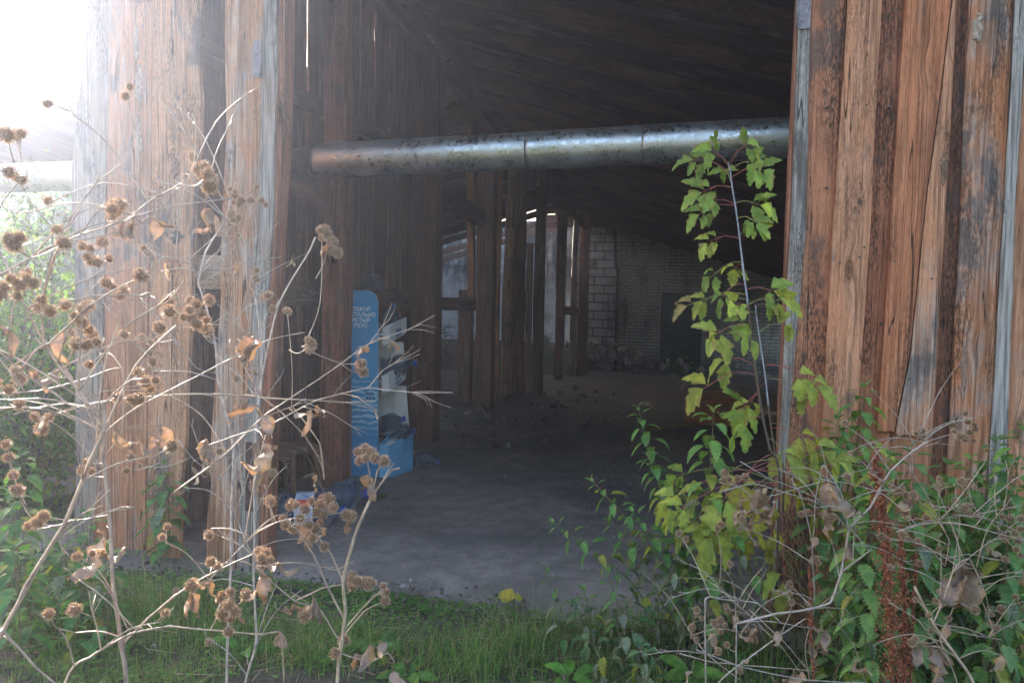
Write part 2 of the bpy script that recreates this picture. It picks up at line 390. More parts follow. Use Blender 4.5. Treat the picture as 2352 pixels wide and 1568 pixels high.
# ------------------------------------------------------------------ front boards
def interp(pts, t):
    if t <= pts[0][0]: 
        (t0, v0), (t1, v1) = pts[0], pts[1]
    elif t >= pts[-1][0]:
        (t0, v0), (t1, v1) = pts[-2], pts[-1]
    else:
        for k in range(len(pts) - 1):
            if pts[k][0] <= t <= pts[k + 1][0]: (t0, v0), (t1, v1) = pts[k], pts[k + 1]; break
    return v0 + (v1 - v0) * (t - t0) / (t1 - t0)
def board(mb, L, Rt, z0, z1, b, thick, bulge=.004, seed=0, tint=(.3, .15, .08), wear=(.2, .3, .3), nu=8, nv=90, wob=.004, frame=B, ragged=0, mi=0, fl=(.0, 0)):
    """L, Rt: lists of (z, a); b = plane of its front face"""
    L = sorted(L); Rt = sorted(Rt); grid = []
    for j in range(nv + 1):
        t = j / nv; row = []
        for i in range(nu + 1):
            s_ = i / nu
            zb = z0 + (noise.noise(V((s_ * 9 + seed, 1, 2))) * ragged if ragged else 0)
            z = zb + (z1 - zb) * t
            al = interp(L, z) + (noise.noise(V((z * 3.1, seed, 1))) + .5 * noise.noise(V((z * 9, seed, 4)))) * wob
            ar = interp(Rt, z) + (noise.noise(V((z * 2.7, seed + 9, 1))) + .5 * noise.noise(V((z * 8, seed, 6)))) * wob
            a = al + (ar - al) * s_
            prof = 1 - abs(2 * s_ - 1) ** 2.6
            bb = b - bulge * prof - noise.noise(V((a * 9, z * 1.3, seed))) * .003 + (fl[0] + (fl[1] - fl[0]) * t)
            row.append((a, bb, z))
        grid.append(row)
    ids = [[mb.vert(frame(*q), (q[0], q[2], seed), tint, wear) for q in row] for row in grid]
    for j in range(nv):
        for i in range(nu): mb.face((ids[j][i], ids[j][i + 1], ids[j + 1][i + 1], ids[j + 1][i]), True, mi)
    dk = tuple(c * .9 for c in tint)
    for col_, flip in ((0, 0), (nu, 1)):
        prev = None
        for j in range(nv + 1):
            q = grid[j][col_]
            A = mb.vert(frame(*q), (q[0], q[2], seed), tint, wear); C = mb.vert(frame(q[0], b + thick, q[2]), (q[0] + thick, q[2], seed), dk, wear)
            if prev: mb.face((prev[0], A, C, prev[1]) if not flip else (prev[1], C, A, prev[0]), False, mi)
            prev = (A, C)
    for row in (grid[0], grid[-1]):
        for i in range(nu):
            q, r = row[i], row[i + 1]
            mb.face([mb.vert(frame(*q), (q[0], q[2], seed), dk, wear), mb.vert(frame(*r), (r[0], r[2], seed), dk, wear),
                     mb.vert(frame(r[0], b + thick, r[2]), (r[0], r[2] + thick, seed), dk, wear), mb.vert(frame(q[0], b + thick, q[2]), (q[0], q[2] + thick, seed), dk, wear)], False, mi)
    # back
    for j in range(0, nv, 6):
        k = min(j + 6, nv); q, r, s_, t_ = grid[j][0], grid[j][-1], grid[k][-1], grid[k][0]
        mb.face([mb.vert(frame(p[0], b + thick, p[2]), (p[0], p[2], seed), dk, wear) for p in (q, t_, s_, r)], False, mi)
def edge(pxs, b):       # [(py, px)...] -> [(z, a)...]
    out = []
    for py, px in pxs:
        a, z = fp(px, py, b); out.append((z, a))
    return out
def pxboard(mb, Lp, Rp, b, thick, zb=0.0, zt=3.75, **k):
    board(mb, edge(Lp, b), edge(Rp, b), zb, zt, b, thick, **k)
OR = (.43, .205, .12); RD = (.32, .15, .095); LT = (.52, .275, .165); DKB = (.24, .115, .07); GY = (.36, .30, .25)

# right wall: boards seen as one plank wall
mb = MB()
pxboard(mb, [(0, 1836), (517, 1816), (980, 1792)], [(0, 1861), (517, 1851), (980, 1812)], -.035, .03, seed=1.1, tint=GY, wear=(.9, .5, .5), nu=5, bulge=.006)
pxboard(mb, [(0, 1861), (517, 1850), (980, 1800)], [(0, 1945), (517, 1918), (980, 1893)], -.030, .028, seed=2.3, tint=OR, wear=(.15, .55, .2), bulge=.006)
pxboard(mb, [(0, 1949), (517, 1914), (980, 1889)], [(0, 2026), (517, 1999), (980, 1968)], -.060, .03, seed=3.7, tint=LT, wear=(.1, .35, .95), bulge=.012)
pxboard(mb, [(0, 2018), (517, 1992), (980, 1960)], [(0, 2086), (517, 2052), (980, 2024)], -.028, .026, seed=4.2, tint=(.38, .17, .10), wear=(.15, .5, .3))
f_r = [(0, 2186), (198, 2163), (428, 2131), (517, 2121), (804, 2092), (992, 2055)]
pxboard(mb, [(0, 2080), (517, 2047), (995, 2017)], [(y, x - 1.5) for y, x in f_r], -.066, .032, zb=fp(2070, 992, -.066)[1], seed=5.9, tint=(.44, .19, .10), wear=(.05, .2, .5), ragged=.012, wob=.002)
pxboard(mb, [(y, x + 1.5) for y, x in f_r], [(0, 2196), (300, 2182), (517, 2166), (995, 2139)], -.064, .030, zb=fp(2110, 1000, -.064)[1], seed=6.4, tint=LT, wear=(.4, .35, .9), ragged=.012, wob=.002)
pxboard(mb, [(0, 2078), (517, 2050), (995, 2019)], [(0, 2200), (517, 2170), (995, 2142)], -.030, .026, seed=6.9, tint=OR, wear=(.2, .2, .4))
pxboard(mb, [(0, 2188), (517, 2162), (995, 2138)], [(0, 2228), (517, 2208), (995, 2184)], -.026, .024, seed=7.7, tint=DKB, wear=(.1, .7, .4))
pxboard(mb, [(0, 2226), (517, 2205), (980, 2182)], [(0, 2326), (517, 2303), (980, 2275)], -.050, .03, seed=8.8, tint=(.44, .20, .10), wear=(.4, .5, .4), bulge=.03, nu=14, wob=.006)
pxboard(mb, [(0, 2334), (517, 2304), (980, 2277)], [(0, 2360), (517, 2331), (980, 2314)], -.064, .03, seed=9.6, tint=(.46, .42, .38), wear=(1.1, .3, .5), nu=6)
x0 = 2322
for k in range(9):
    wd = rnd.uniform(60, 105)
    pxboard(mb, [(0, x0 + 40), (517, x0 + 6), (980, x0 - 6)], [(0, x0 + 42 + wd), (517, x0 + 8 + wd), (980, x0 - 4 + wd)], -.03 - (k % 2) * .03, .028, seed=10.5 + k * 1.7,
            tint=rnd.choice([OR, LT, RD, DKB]), wear=(rnd.random() * .5, rnd.random() * .8, rnd.random()), nv=60)
    x0 += wd - 3
rw = thing('plank_wall', B(3.2, 0, 0), 'rough vertical plank wall in weathered orange brown boards right of the shed opening', 'wall')
mb.build('boards', WOOD, rw)
# narrow side batten of the doorway edge
mb = MB()
pxboard(mb, [(0, 1831), (517, 1808), (980, 1789)], [(0, 1836), (517, 1816), (980, 1793)], -.012, .13, seed=12.2, tint=RD, wear=(.15, .3, .3), nu=4)
mb.build('door_post', WOOD, rw)
# backing rails of that wall
mb = MB()
for z in (.5, 1.9, 3.3): mb.beam(B(2.9, .05, z), B(7.5, .05, z), .07, .12, RD, (.1, .3, .3), upv=ez)
mb.build('rail', WOOD_IN, rw)

# left door leaf
mb = MB()
pxboard(mb, [(300, 172), (380, 164), (500, 164), (540, 171), (1000, 174), (1300, 168)], [(0, 262), (400, 245), (900, 232), (1300, 214)], -.030, .03, zb=.02, seed=21.1, tint=GY, wear=(.55, .45, .4), wob=.008)
pxboard(mb, [(0, 256), (400, 248), (900, 236), (1300, 212)], [(0, 352), (700, 340), (1300, 333)], -.062, .032, zb=.03, seed=22.4, tint=(.44, .22, .125), wear=(.3, .35, .4), bulge=.02, nu=12, wob=.009)
pxboard(mb, [(0, 350), (700, 343), (1300, 336)], [(0, 455), (130, 451), (230, 462), (380, 455), (470, 443), (560, 446), (640, 440), (760, 436), (900, 428), (1000, 426), (1130, 413), (1300, 412)],
        -.058, .034, zb=.0, seed=23.2, tint=(.50, .29, .175), wear=(.3, .5, .7), bulge=.012, nu=12, wob=.005)
pxboard(mb, [(0, 340), (1300, 322)], [(0, 364), (1300, 352)], -.024, .02, zb=.03, seed=24.2, tint=DKB, wear=(.3, .5, .7), nu=3)
pxboard(mb, [(0, 240), (1300, 200)], [(0, 275), (1300, 240)], -.020, .016, zb=.05, seed=24.9, tint=DKB, wear=(.3, .5, .7), nu=3)
ll = thing('door_leaf', B(-1.1, 0, 0), 'tall plank door leaf with wavy bark edge and dark knots, left of the narrow slot', 'door')
mb.build('boards', WOOD, ll)
# jamb
mb = MB()
pxboard(mb, [(0, 517), (150, 517), (300, 520), (517, 509), (700, 507), (1000, 485), (1090, 482), (1100, 486), (1190, 476), (1330, 472)], [(0, 604), (517, 592), (1000, 560), (1330, 540)], -.062, .05, zb=-.03, seed=31.3, tint=(.46, .25, .145), wear=(.45, .3, .5), bulge=.01, wob=.003, nu=10)
pxboard(mb, [(0, 605), (517, 593), (1000, 561), (1330, 541)], [(0, 637), (517, 626), (1000, 592), (1330, 590)], -.056, .05, zb=-.03, seed=32.2, tint=(.33, .22, .16), wear=(.75, .4, .6), nu=6, wob=.003)
pxboard(mb, [(0, 636), (517, 624), (1000, 591), (1330, 589)], [(0, 655), (300, 650), (517, 636), (1000, 618), (1330, 611)], -.030, .11, zb=-.03, seed=33.1, tint=RD, wear=(.1, .3, .4), nu=6, wob=.004)
jm = thing('door_jamb', B(-.25, 0, 0), 'split timber doorway post with grey cracked face and an iron hinge near its top', 'post')
mb.build('post', WOOD, jm)
# hinges
def hinge(px0, px1, py0, py1, b, parent, barrel, holes, mat=IRON, label=None):
    a0, z1 = fp(px0, py0, b); a1, z0 = fp(px1, py1, b); mb = MB()
    c = ((a0 + a1) / 2, (z0 + z1) / 2); hw, hh = (a1 - a0) / 2, (z1 - z0) / 2
    pts = []
    for sx, sz in ((1, 1), (-1, 1), (-1, -1), (1, -1)):
        for k in range(4):
            an = {(1, 1): 0, (-1, 1): 90, (-1, -1): 180, (1, -1): 270}[(sx, sz)] + k * 30
            pts.append((c[0] + sx * (hw - .008) + .008 * math.cos(R(an)), c[1] + sz * (hh - .008) + .008 * math.sin(R(an))))
    fr = [mb.vert(B(a, b - .003, z)) for a, z in pts]; bk = [mb.vert(B(a, b, z)) for a, z in pts]
    mb.face(fr[::-1]); n = len(pts)
    for i in range(n): mb.face((fr[i], fr[(i + 1) % n], bk[(i + 1) % n], bk[i]))
    h = mb.build('hinge', mat, parent, label)
    if barrel:
        m2 = MB(); x = c[0] + barrel * (hw - .002); m2.tube([B(x, b - .006, z0 + .0), B(x, b - .006, z1 - hh * .55)], .006, 10, smooth=True)
        m2.tube([B(x, b - .006, z0 - .004), B(x, b - .006, z0)], .004, 8)
        m2.build('hinge_pin', mat, h)
    for k in range(holes):
        z = z0 + (z1 - z0) * (k + .5) / holes; x = c[0] + (hw * .35 if k % 2 else -hw * .25)
        m2 = MB(); m2.tube([B(x, b - .003, z), B(x, b - .0055, z)], [.0045, .0035], 10); m2.build('screw', NAILM, h)
hinge(581, 601, 95, 178, -.072, jm, 1, 4)
hinge(565, 580, 1014, 1174, -.070, jm, 0, 3, RUST, 'dark rusty lower hinge')
hinge(1833, 1861, -45, 66, -.045, rw, -1, 3)
# nails on the right wall
for px, py in ((1974, 591), (1929, 603), (2055, 600), (1985, 568), (2027, 742), (2193, 700), (1911, 860), (2218, 765), (2140, 640), (2260, 640), (1960, 240), (1990, 242), (2045, 245), (2110, 240), (2150, 238), (2255, 236), (2290, 240), (1900, 245), (1885, 820), (2090, 870), (2240, 880), (2255, 560), (1900, 430)):
    a, z = fp(px, py, -.068); m2 = MB(); m2.tube([B(a, -.03, z), B(a, -.073, z)], .0055, 8); m2.build('nail', NAILM, rw)

def flake(px, py, wpx, hpx, b, parent, tone, name='bark_patch', seed=0):
    a0, z0 = fp(px, py, b); w_ = wpx / F * 5 / 2; h_ = hpx / F * 5 / 2; mb = MB(); n, m = 14, 16; ids = []
    for j in range(m + 1):
        t = -1 + 2 * j / m; row = []
        half = w_ * math.sqrt(max(.02, 1 - t * t)) * (1 + .9 * noise.noise(V((t * 3.5, seed, 0))))
        cx = w_ * .8 * noise.noise(V((t * 2.2, seed, 7)))
        for i in range(n + 1):
            u = -1 + 2 * i / n; a = a0 + cx + u * half; z = z0 + t * h_ + noise.noise(V((a * 60, t * 5, seed))) * .01
            d = (1 - u * u) * .008 + abs(noise.noise(V((a * 110, z * 60, seed)))) * .010 * (1 - u ** 4)
            k = .55 + 1.1 * abs(noise.noise(V((a * 80, z * 45, seed + 3))))
            row.append(mb.vert(B(a, b + .004 - d, z), (a, z, seed), tuple(c * k for c in tone)))
        ids.append(row)
    for j in range(m):
        for i in range(n): mb.face((ids[j][i], ids[j][i + 1], ids[j + 1][i + 1], ids[j + 1][i]), False)
    return mb.build(name, STEM, parent)
BK = (.46, .33, .24)
flake(312, 100, 12, 80, -.085, ll, BK, seed=1); flake(318, 200, 18, 100, -.085, ll, BK, seed=2); flake(317, 320, 16, 100, -.085, ll, BK, seed=3); 
flake(255, 640, 16, 160, -.045, ll, (.26, .19, .15), seed=6); flake(405, 545, 34, 30, -.068, ll, (.07, .06, .055), seed=8); flake(400, 380, 26, 60, -.068, ll, (.30, .16, .10), seed=9)
flake(2247, 62, 17, 48, -.078, rw, (.50, .40, .32), 'resin_patch', 11); flake(2216, 850, 12, 110, -.074, rw, (.34, .22, .16), 'resin_patch', 13); flake(2168, 385, 14, 60, -.067, rw, (.28, .17, .11), 'resin_patch', 14)
# ledge rail in the slot between leaf and jamb
mb = MB(); a0, z0 = fp(380, 620, .02); a1, z1 = fp(560, 628, .02)
mb.beam(B(a0, .035, z0), B(a1, .035, z1), .06, .20, (.46, .30, .18), (.5, .3, .4), seed=41, upv=ez, n=6, wob=.01)
tag(mb.build('cross_rail', WOOD), 'short horizontal timber rail bridging the narrow slot beside the doorway post', 'rail')

# ------------------------------------------------------------------ shed interior
ridge_a = lambda b: -.72 + .0 * b
PA = ab(gnd(785, 1118)); PB = ab(gnd(976, 1008)); 
print('post A', PA, 'post B', PB)
RA0 = -1.05                                         # plank wall plane
def ridge_z(b): return 4.9 - .085 * b
WALL_END = PB[1] + .25
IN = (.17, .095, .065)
def side_frame(p, q, z): return B(q, p, z)          # boards run along b: p = b, q = a (front face towards +a)
mb = MB(); b = .18; k = 0
wa = lambda b: RA0 + .115 * (b / 4.)               # slightly skewed wall line
gaps = {}
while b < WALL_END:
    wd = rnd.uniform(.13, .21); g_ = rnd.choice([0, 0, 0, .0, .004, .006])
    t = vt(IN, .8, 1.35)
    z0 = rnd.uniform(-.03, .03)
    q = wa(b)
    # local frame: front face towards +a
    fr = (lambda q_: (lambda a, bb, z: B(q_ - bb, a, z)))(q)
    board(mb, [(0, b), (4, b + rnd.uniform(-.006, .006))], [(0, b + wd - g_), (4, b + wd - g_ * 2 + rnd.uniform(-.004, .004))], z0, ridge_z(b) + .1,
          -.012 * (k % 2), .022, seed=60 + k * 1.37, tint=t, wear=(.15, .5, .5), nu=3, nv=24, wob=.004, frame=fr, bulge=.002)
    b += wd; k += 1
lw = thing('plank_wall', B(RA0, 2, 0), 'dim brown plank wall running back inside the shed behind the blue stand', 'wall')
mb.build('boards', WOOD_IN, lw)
mb = MB()
for (z, h) in ((1.62, .19), (3.25, .15)):
    mb.beam(B(wa(.1) + .055, .1, z), B(wa(WALL_END) + .055, WALL_END, z - .03), .05, h, (.18, .115, .08), (.05, .4, .4), upv=ez, n=8, wob=.01)
mb.build('rail', WOOD_IN, lw)

POSTS = []
def post(px0, px1, pyb, ztop, label, tint=IN, wear=(.2, .4, .4), topshift=0, rnd_=False, zb=0, Yoff=0, name='timber_post', cat='post', wob=.012, pyt=None, seed=None, sun=None):
    c0 = gnd((px0 + px1) / 2, pyb); Y = c0.y; wdt = (px1 - px0) / F * Y / 1.05
    top = V((c0.x + topshift, c0.y, ztop)); mb = MB(); sd = rnd.random() * 40
    if rnd_:
        n = 12; pts = [c0.lerp(top, i / n) + V((noise.noise(V((i * .4, sd, 0))) * .02, 0, 0)) for i in range(n + 1)]
        pts[0].z = -.05
        mb.tube(pts, [wdt / 2 * (1.12 - .25 * i / n) for i in range(n + 1)], 12, tint, wear, sd)
    else:
        c0.z = -.05
        mb.beam(c0, top, wdt, wdt * .85, tint, wear, upv=e2, n=14, wob=wob, seed=sd)
    o = mb.build(name, WOOD_IN); tag(o, label, cat, 'timber posts holding up the shed roof'); return o
post(741, 797, 1118, 4.5, 'broad reddish timber post standing right in front of the blue display stand', (.25, .12, .08), (.1, .4, .2), .02)
post(948, 1005, 1010, 4.3, 'square timber post at the end of the dim plank wall, next to the lying bottle', (.17, .085, .06), (.05, .5, .4))
post(1052, 1083, 922, 1.75, 'short timber post under the cross rail beside the bright whitewashed wall', (.18, .11, .07))
post(1091, 1131, 938, 4.3, 'dark squared timber post directly right of the cross rail', (.15, .085, .06), (.1, .5, .5))
post(1131, 1143, 925, 4.1, 'thin strip coloured orange as the sunlit side of the dark squared post', (.38, .18, .09))  # bright orange tint paints the sunlight on the side of the post
post(1147, 1176, 912, 4.0, 'light brown round log post with smooth stripped surface', (.30, .19, .12), (.25, .4, .3), .03, True)
post(1176, 1200, 908, 3.9, 'reddish squared post just behind the round log post', (.22, .11, .075))
post(1222, 1245, 908, 3.85, 'greyish timber post with split foot standing left of the far doorway rail', (.18, .12, .09))
post(1273, 1294, 872, 3.6, 'slim reddish post carrying the short far cross rail', (.24, .13, .085))
post(1306, 1322, 864, 3.5, 'smooth grey round post near the corner of the masonry wall', (.30, .27, .24), (.9, .3, .3), 0, True)
post(1325, 1347, 862, 3.5, 'last squared post against the corner of the rough block masonry', (.2, .11, .075))
# upper thin sunlit post above the rail, full height
def prop(p0, p1, w_, h_, label, name='timber_brace', cat='brace', tint=IN, wear=(.2, .4, .4), wob=.012, group='slanting braces and props inside the shed', n=8):
    mb = MB(); mb.beam(p0, p1, w_, h_, tint, wear, n=n, wob=wob); return tag(mb.build(name, WOOD_IN), label, cat, group)
prop(at(1083, 690, 11.9), at(1081, 180, 11.9), .11, .10, 'upright timber with orange sunlit edge rising above the cross rail', 'timber_post', 'post', (.30, .15, .08), group='timber posts holding up the shed roof')
prop(at(1210, 900, 12.9), at(1218, 560, 12.9), .10, .09, 'leaning pale prop with forked top between two posts', tint=(.26, .18, .12))
prop(at(1004, 697, 11.2), at(1092, 699, 11.9), .05, .19, 'dark horizontal rail crossing in front of the bright whitewashed wall', 'cross_rail', 'rail', tint=(.15, .11, .075), group='horizontal rails between the posts')
prop(at(1288, 713, 16.2), at(1334, 715, 16.2), .04, .17, 'small reddish rail nailed across the far slim posts', 'cross_rail', 'rail', tint=(.26, .14, .09), group='horizontal rails between the posts')
prop(at(1010, 445, 10.2), at(1112, 505, 11.6), .12, .22, 'heavy dark slanting timber under the metal pipe', tint=(.12, .07, .05))
prop(at(1021, 60, 9.5), at(1110, 235, 11), .08, .16, 'reddish brace descending from the ridge above the metal pipe', tint=(.24, .12, .08))
prop(at(1235, 420, 13), at(1345, 520, 16.5), .08, .12, 'thin curved ridge pole with a hanging cable near the light holes', tint=(.2, .12, .08))
prop(at(1025, 260, 12), at(1110, 400, 12.5), .08, .14, 'slanting brace half hidden behind the metal pipe', tint=(.2, .13, .09))
prop(at(1280, 800, 17), at(1293, 600, 17), .07, .06, 'thin crooked pole leaning beside the far slim post', tint=(.14, .1, .07))
prop(gnd(1085, 905), gnd(1120, 955, .05), .05, .10, 'fallen grey plank leaning at the foot of the squared post', 'plank', 'plank', (.2, .17, .14), group='planks lying about the floor')
# curved brace near the pipe end
mb = MB(); pts = [at(px, py, Y) for px, py, Y in ((560, 360, 5.9), (655, 412, 6.0), (710, 440, 6.1), (737, 470, 6.2), (755, 530, 6.35), (766, 600, 6.5))]
mb.tube(pts, [.075, .075, .07, .06, .05, .045], 10, (.17, .10, .07), (.1, .5, .4)); tag(mb.build('curved_brace', WOOD_IN), 'bent branch brace curving down into the broad reddish post', 'brace')
# roof: ridge, two slopes, rafters, laths
SL = math.tan(R(17)); RGA = -.72
def roofz(a, b, side): return ridge_z(b) - (a - RGA) * SL if side > 0 else ridge_z(b) - abs(a - RGA) * math.tan(R(16))
BF = .35; BE = 16.2
roof = thing('shed_roof', B(1, 6, 3.5), 'dark timber roof of the shed with rafters and boarding above the passage', 'roof')
for side, amax in ((1, 5.6), (-1, -4.8)):
    RG0 = RGA - .75 if side > 0 else RGA
    mb = MB(); b = -.25; k = 0
    b_start = -.25 if side > 0 else WALL_END - .2
    b = b_start
    BE2 = BE + .5 if side > 0 else 13.0
    while b < BE2:                                # boards across, each 16-22 cm
        wd = rnd.uniform(.16, .22) if side > 0 else .24
        gp = .004 if side > 0 else .05
        b2 = min(b + wd - gp, BE2); q = [(RG0, b), (amax, b), (amax, b2), (RG0, b2)]
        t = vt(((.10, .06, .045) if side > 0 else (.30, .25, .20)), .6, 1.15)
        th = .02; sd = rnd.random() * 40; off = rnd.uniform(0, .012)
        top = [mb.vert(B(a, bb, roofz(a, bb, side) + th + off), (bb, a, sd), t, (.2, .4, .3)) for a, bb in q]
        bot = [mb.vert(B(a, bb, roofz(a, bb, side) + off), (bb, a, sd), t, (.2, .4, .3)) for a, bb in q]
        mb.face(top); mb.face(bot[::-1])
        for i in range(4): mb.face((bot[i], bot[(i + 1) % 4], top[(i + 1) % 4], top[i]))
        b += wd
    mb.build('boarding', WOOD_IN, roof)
    if True:                                            # covering above
        m2 = MB(); q = [(RG0, b_start - .2), (amax, b_start - .2), (amax, BE2 + .1), (RG0, BE2 + .1)]
        tp = [m2.vert(B(a, bb, roofz(a, bb, side) + .07)) for a, bb in q]; bt = [m2.vert(B(a, bb, roofz(a, bb, side) + .045)) for a, bb in q]
        m2.face(tp); m2.face(bt[::-1])
        for i in range(4): m2.face((bt[i], bt[(i + 1) % 4], tp[(i + 1) % 4], tp[i]))
        m2.build('roof_sheet', ROOFM, roof)
    b = .9 if side > 0 else WALL_END + .3
    while b < BE:
        m3 = MB(); m3.beam(B(RGA, b, roofz(RGA, b, side) - .07), B(amax, b, roofz(amax, b, side) - .07), .06, .14, (.15, .09, .065), (.1, .4, .3), upv=ez, n=6, wob=.015)
        m3.build('rafter', WOOD_IN, roof); b += rnd.uniform(.75, .95)
mb = MB(); mb.beam(B(RGA, -.2, ridge_z(-.2) - .2), B(RGA, BE, ridge_z(BE) - .2), .14, .16, (.13, .08, .06), (.1, .4, .3), n=8, wob=.02); mb.build('ridge_beam', WOOD_IN, roof)
# front gable closing above frame (dark boards over the opening)
mb = MB(); a = -1.0
while a < 5.6:
    mb.beam(B(a + .09, .12, 3.55), B(a + .09, .12, roofz(a + .09, 0, 1) - .02 if a > RGA else ridge_z(0) - .1), .178, .022, OR, (.2, .4, .3), upv=e2); a += .18
gb = mb.build('gable_boards', WOOD); tag(gb, 'vertical boards closing the gable above the shed opening', 'boarding')
# right inner wall: diagonal boarding
RWA = 4.75
mb = MB(); 
for k in range(-22, 60):
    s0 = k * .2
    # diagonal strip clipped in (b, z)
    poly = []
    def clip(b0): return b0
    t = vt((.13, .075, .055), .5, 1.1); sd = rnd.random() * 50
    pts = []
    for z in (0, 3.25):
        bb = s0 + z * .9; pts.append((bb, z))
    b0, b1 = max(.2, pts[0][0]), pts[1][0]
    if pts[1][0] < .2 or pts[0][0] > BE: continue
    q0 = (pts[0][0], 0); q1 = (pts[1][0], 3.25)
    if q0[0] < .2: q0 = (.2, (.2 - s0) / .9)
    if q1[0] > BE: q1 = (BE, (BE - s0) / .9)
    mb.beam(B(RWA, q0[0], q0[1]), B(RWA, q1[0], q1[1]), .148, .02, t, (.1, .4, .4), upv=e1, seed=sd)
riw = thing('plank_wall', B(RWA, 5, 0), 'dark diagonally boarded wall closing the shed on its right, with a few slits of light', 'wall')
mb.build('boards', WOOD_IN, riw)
mb = MB()
for b in (1.2, 3.4, 5.6, 7.8, 10, 12.4, 14.6): mb.beam(B(RWA - .08, b, -.05), B(RWA - .08, b, 3.3), .12, .12, IN, (.1, .4, .4), upv=e2)
mb.build('studs', WOOD_IN, riw)

# unseen board wall added along the open bay to block low sun
mb = MB(); b = WALL_END + .3; k = 0
while b < 13.4:
    wd = rnd.uniform(.14, .2); fr = (lambda a, bb, z: B(-4.65 - bb, a, z))
    board(mb, [(0, b), (4, b)], [(0, b + wd - .006), (4, b + wd - .006)], -.05, 3.06, 0, .02, seed=90 + k, tint=vt(IN, .8, 1.3), wear=(.3, .4, .4), nu=2, nv=6, frame=fr); b += wd; k += 1
tag(mb.build('sun_block_boarding', WOOD_IN), 'unseen board wall added to keep low sun out of the open bay', 'wall')
# far masonry wall (in plane b = BE-ish)
c_door = ab(gnd(1566, 858)); FB = c_door[1]; print('far wall b', FB, c_door)
def on_far(px, py): a, z = fp(px, py, FB); return a, z
def wall_panel(mb, a0, a1, z0, z1, b, th=.3, holes=None, tone=(1, 1, 1)):
    q = [(a0, z0), (a1, z0), (a1, z1), (a0, z1)]
    f = [mb.vert(B(a, b, z), (a, z, 0), tone) for a, z in q]; k = [mb.vert(B(a, b + th, z), (a, z, 0), tone) for a, z in q]
    mb.face(f[::-1]); mb.face(k)
    for i in range(4): mb.face((f[i], f[(i + 1) % 4], k[(i + 1) % 4], k[i]))
da0, dz1 = on_far(1521, 672); da1, _ = on_far(1613, 672); ba = on_far(1420, 700)[0]; la = on_far(1346, 700)[0]
dz1 = 2.05 if dz1 > 2.4 else dz1
print('door', da0, da1, dz1)
mb = MB()
wall_panel(mb, ba - .05, da0, 0, 3.4, FB); wall_panel(mb, da1, RWA + .3, 0, 3.4, FB); wall_panel(mb, da0, da1, dz1, 3.4, FB)
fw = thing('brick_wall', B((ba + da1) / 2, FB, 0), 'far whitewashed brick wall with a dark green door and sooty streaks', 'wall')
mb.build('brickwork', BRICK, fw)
m2 = MB(); m2.box(B((da0 + da1) / 2, FB + .12, dz1 / 2), e1, (da1 - da0) / 2 - .03, e2, .025, ez, dz1 / 2 - .01)
for z in (.35, 1.05, 1.75): m2.box(B((da0 + da1) / 2, FB + .09, z * dz1 / 2.05), e1, (da1 - da0) / 2 - .09, e2, .008, ez, .05)
dr = m2.build('door', simple('green_paint', (.035, .075, .075), .5, .3, 4, .002), fw)
m3 = MB()
for a in (da0 + .02, da1 - .02): m3.box(B(a, FB + .02, dz1 / 2), e1, .03, e2, .05, ez, dz1 / 2)
m3.box(B((da0 + da1) / 2, FB + .02, dz1 - .02), e1, (da1 - da0) / 2, e2, .045, ez, .03)
m3.build('door_frame', simple('dark_frame', (.05, .055, .05), .7), fw)
m4 = MB(); m4.tube([B(da0 + .12, FB + .06, 1.0), B(da0 + .12, FB + .02, 1.0), B(da0 + .22, FB + .02, 1.0)], .012, 8); m4.build('handle', NAILM, dr)
# rough block pier left of brick
mb = MB(); wall_panel(mb, la - .25, ba - .0, 0, 3.35, FB - .05, .3)
bp = mb.build('block_pier', BLOCK); tag(bp, 'rough pier of large whitewashed blocks with wide eroded joints beside the brick wall', 'wall')
mb = MB(); mb.tube([B(ba - .03, FB - .06, 0), B(ba - .03, FB - .06, 1.2), B(ba - .035, FB - .06, 2.3), B(ba - .10, FB - .06, 2.75), B(ba - .10, FB - .06, 3.5)], .035, 8)
tag(mb.build('drain_pipe', simple('sooty_pipe', (.02, .02, .02), .8)), 'black sooty pipe running up the joint between block pier and brick wall', 'pipe')
# plank gable above it
mb = MB(); 
for k in range(10):
    z = 3.42 + k * .16; mb.beam(B(-1.5, FB - .03, z), B(RWA + .3, FB - .03, z), .02, .15, vt((.1, .065, .05), .6, 1.1), (.1, .4, .3), upv=ez)
tag(mb.build('gable_boards', WOOD_IN), 'dark horizontal boards filling the far gable over the brick wall', 'boarding')
# left bay: plastered wall and bank
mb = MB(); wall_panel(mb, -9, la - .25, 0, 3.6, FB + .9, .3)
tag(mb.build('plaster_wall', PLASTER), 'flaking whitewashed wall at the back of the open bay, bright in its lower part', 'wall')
def rubble(name, label, cx, cb, wa_, wb_, h, n, tone, mat, rng=(.05, .14)):
    mb = MB()
    for k in range(n):
        u, v = rnd.gauss(0, .4), rnd.gauss(0, .4); a = cx + u * wa_; b = cb + v * wb_; z = h * max(0, 1 - (u * u + v * v)) * rnd.uniform(.5, 1)
        s = rnd.uniform(*rng); ax = Euler((rnd.random() * 3, rnd.random() * 3, rnd.random() * 3)).to_matrix()
        t = vt(tone, .5, 1.3)
        mb.box(B(a, b, z + s * .3), V(ax[0]), s, V(ax[1]), s * rnd.uniform(.4, 1), V(ax[2]), s * rnd.uniform(.25, .7), t, (.4, .4, .3), rnd.random() * 40)
    return tag(mb.build(name, mat), label, 'rubble', kind='stuff')
mb = MB(); nx, ny = 70, 14; ids = []
bx0, bx1 = -6.5, la - .1
